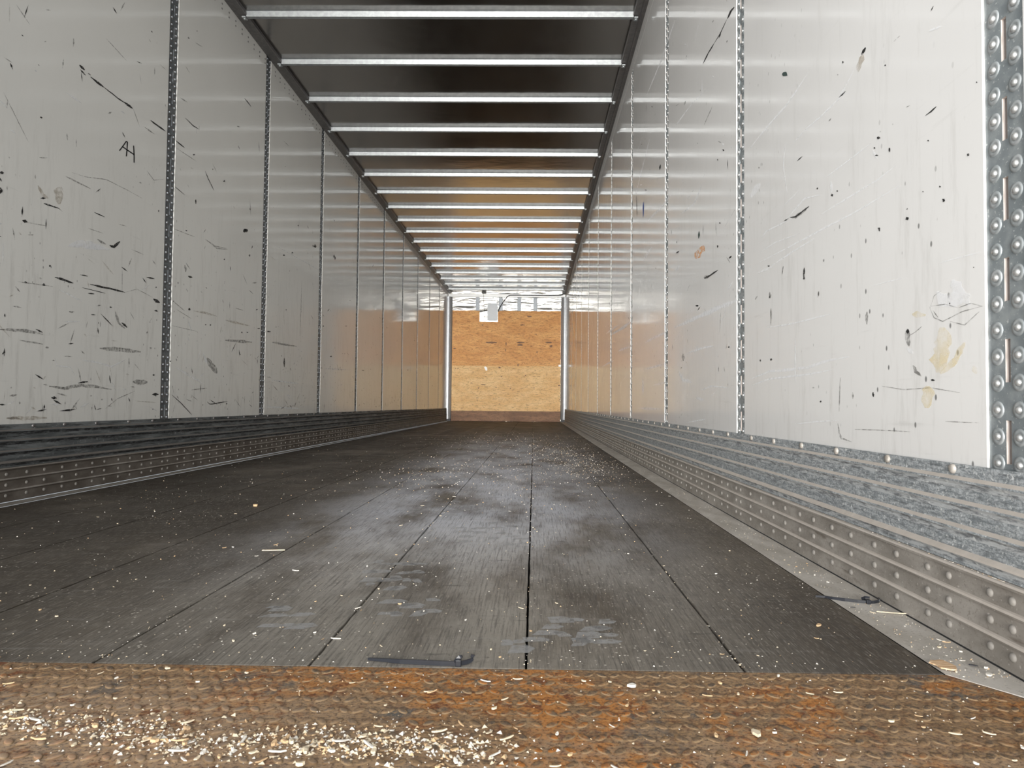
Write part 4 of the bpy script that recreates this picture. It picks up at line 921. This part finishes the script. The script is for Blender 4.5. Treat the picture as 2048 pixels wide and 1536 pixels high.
for k in range(22):
    yy = 0.93 + 0.9 * rnd.random() ** 1.5
    chip(rnd.uniform(0.585, 0.655), yy, 0.0018, rnd.uniform(0.4, 0.8), rnd.choice(kinds), 'small pale wood chip on the metal flange along the right kick plate', 'wood chips on the flange')
# a few that stand out
def special(name, px, py, z, L, Wd, t, rot, mat, lab, cat, seed, sides=9, curl=0.0):
    o = bpy.data.objects.new(name, flake_mesh(seed, L, Wd, t, name, MAT[mat], sides, curl)); COL.objects.link(o)
    p = on_z(px, py, z); o.location = p; o.rotation_euler = (0, 0, rot); tag(o, lab, cat)
special('wood_flake', 1889, 1331, 0.003, 0.034, 0.044, 0.0016, 0.3, 'flake_wood', 'large round splintery wood flake on the flange by the tread plate corner', 'wood flake', 101, 12)
special('wood_splinter', 1783, 1226, 0.003, 0.058, 0.003, 0.0015, -0.22, 'wood_cream', 'long thin pale splinter on the flange just below the cable tie', 'splinter', 102, 8)
special('wood_splinter', 549, 1101, 0.0005, 0.062, 0.004, 0.002, 0.12, 'wood_cream', 'long pale splinter lying across a deck joint towards the shaded side', 'splinter', 103, 8)
special('black_sliver', 1945, 1331, 0.003, 0.014, 0.003, 0.0015, -0.5, 'black_plastic', 'tiny black plastic sliver on the flange beside the large wood flake', 'plastic sliver', 104, 6)
special('black_sliver', 1706, 1215, 0.003, 0.012, 0.0016, 0.001, -0.15, 'black_plastic', 'thin dark sliver on the flange right beside the cable tie', 'plastic sliver', 105, 6)
special('wood_chip', 1637, 1251, 0.0005, 0.014, 0.009, 0.002, 0.8, 'wood_tan', 'orange brown wood chip alone on the dark boards near the right flange', 'wood chip', 106, 7)
special('wood_chip', 1264, 1373, 0.0016, 0.013, 0.010, 0.003, 0.2, 'wood_white', 'white angular chip on the dark patch of the tread plate', 'wood chip', 107, 6)
special('wood_chip', 1512, 1468, 0.0016, 0.011, 0.018, 0.003, 0.4, 'wood_cream', 'cream pointed chip alone on the orange rust of the tread plate', 'wood chip', 108, 6)
special('wood_chip', 511, 1012, 0.0005, 0.020, 0.022, 0.006, 0.4, 'wood_tan', 'tan chip far out on the dark shaded boards', 'wood chip', 109, 7)
special('wood_chip', 1978, 1350, 0.003, 0.014, 0.010, 0.002, 0.4, 'wood_white', 'white crumbly chip on the flange, near the slanted plate edge', 'wood chip', 110, 7)
# sawdust and crumbs: uncountable
mb = MB(); r = random.Random(99)
cm = [MAT['wood_cream'], MAT['wood_white'], MAT['wood_tan']]
def crumb(x_, y_, z_, s_):
    a = r.uniform(0, 2 * PI); m_ = r.choice((0, 0, 1, 1, 2)); pts = []
    asp = r.choice((1, 1, 0.6, 0.35))
    for k in range(3):
        q = a + 2 * PI * k / 3; u, v = math.cos(q) * s_, math.sin(q) * s_ * asp; pts.append((x_ + u * math.cos(a) - v * math.sin(a), y_ + u * math.sin(a) + v * math.cos(a), z_))
    pts.append((x_ + r.uniform(-.3, .3) * s_, y_ + r.uniform(-.3, .3) * s_, z_ + s_ * r.uniform(0.3, 0.9)))
    mb.add(pts, [(2, 1, 0), (0, 1, 3), (1, 2, 3), (2, 0, 3)], m_)
for k in range(1800):
    u = r.random() ** 0.8; bx, by = band(u); crumb(bx + r.gauss(0, 0.035), by + r.gauss(0, 0.02), 0.0004, r.uniform(0.0010, 0.0042) * r.choice((0.5, 0.7, 1, 1)))
for k in range(900):
    xx, yy = r.uniform(-0.85, 0.64), r.uniform(0.6, 0.935)
    if yy > 0.83 + (0.66 - xx) * 1.1: continue
    crumb(xx, yy, 0.0003, r.uniform(0.0006, 0.0019))
for k in range(1900):
    yy = 0.955 + 8 * r.random() ** 1.9; xx = r.uniform(max(-1.78, -0.85 * yy), 0.565)
    if r.random() < 0.18: xx = r.choice([-0.618, -0.313, -0.008, 0.297]) + r.gauss(0, 0.004)
    crumb(xx, yy, 0.0002, r.uniform(0.0005, 0.0016) * (1 + 0.26 * yy))
for k in range(1500):     # dust patches blown towards the middle of the deck
    cx, cy, sx, sy = r.choice(((0.16, 5.2, .16, .6), (0.0, 3.4, .3, .5), (-0.55, 3.6, .2, .5), (0.33, 4.0, .12, .5), (-0.3, 6.5, .4, .8)))
    xx, yy = r.gauss(cx, sx), r.gauss(cy, sy)
    if xx < 0.56: crumb(xx, yy, 0.0002, r.uniform(0.0012, 0.0038) * (0.6 + 0.14 * yy))
for k in range(420):
    crumb(r.uniform(0.58, 0.66), 0.93 + 3 * r.random() ** 2, 0.0016, r.uniform(0.0006, 0.0018))
for k in range(260):      # crumbs caught on the ledges of the kick plate
    yy = 0.95 + 3.5 * r.random() ** 2; crumb(XR - 0.010, yy, 0.1258, r.uniform(0.0006, 0.0014))
tag(mb.build('sawdust_crumbs', cm), 'fine pale sawdust and crumbs strewn over deck and tread plate', 'sawdust', kind='stuff')
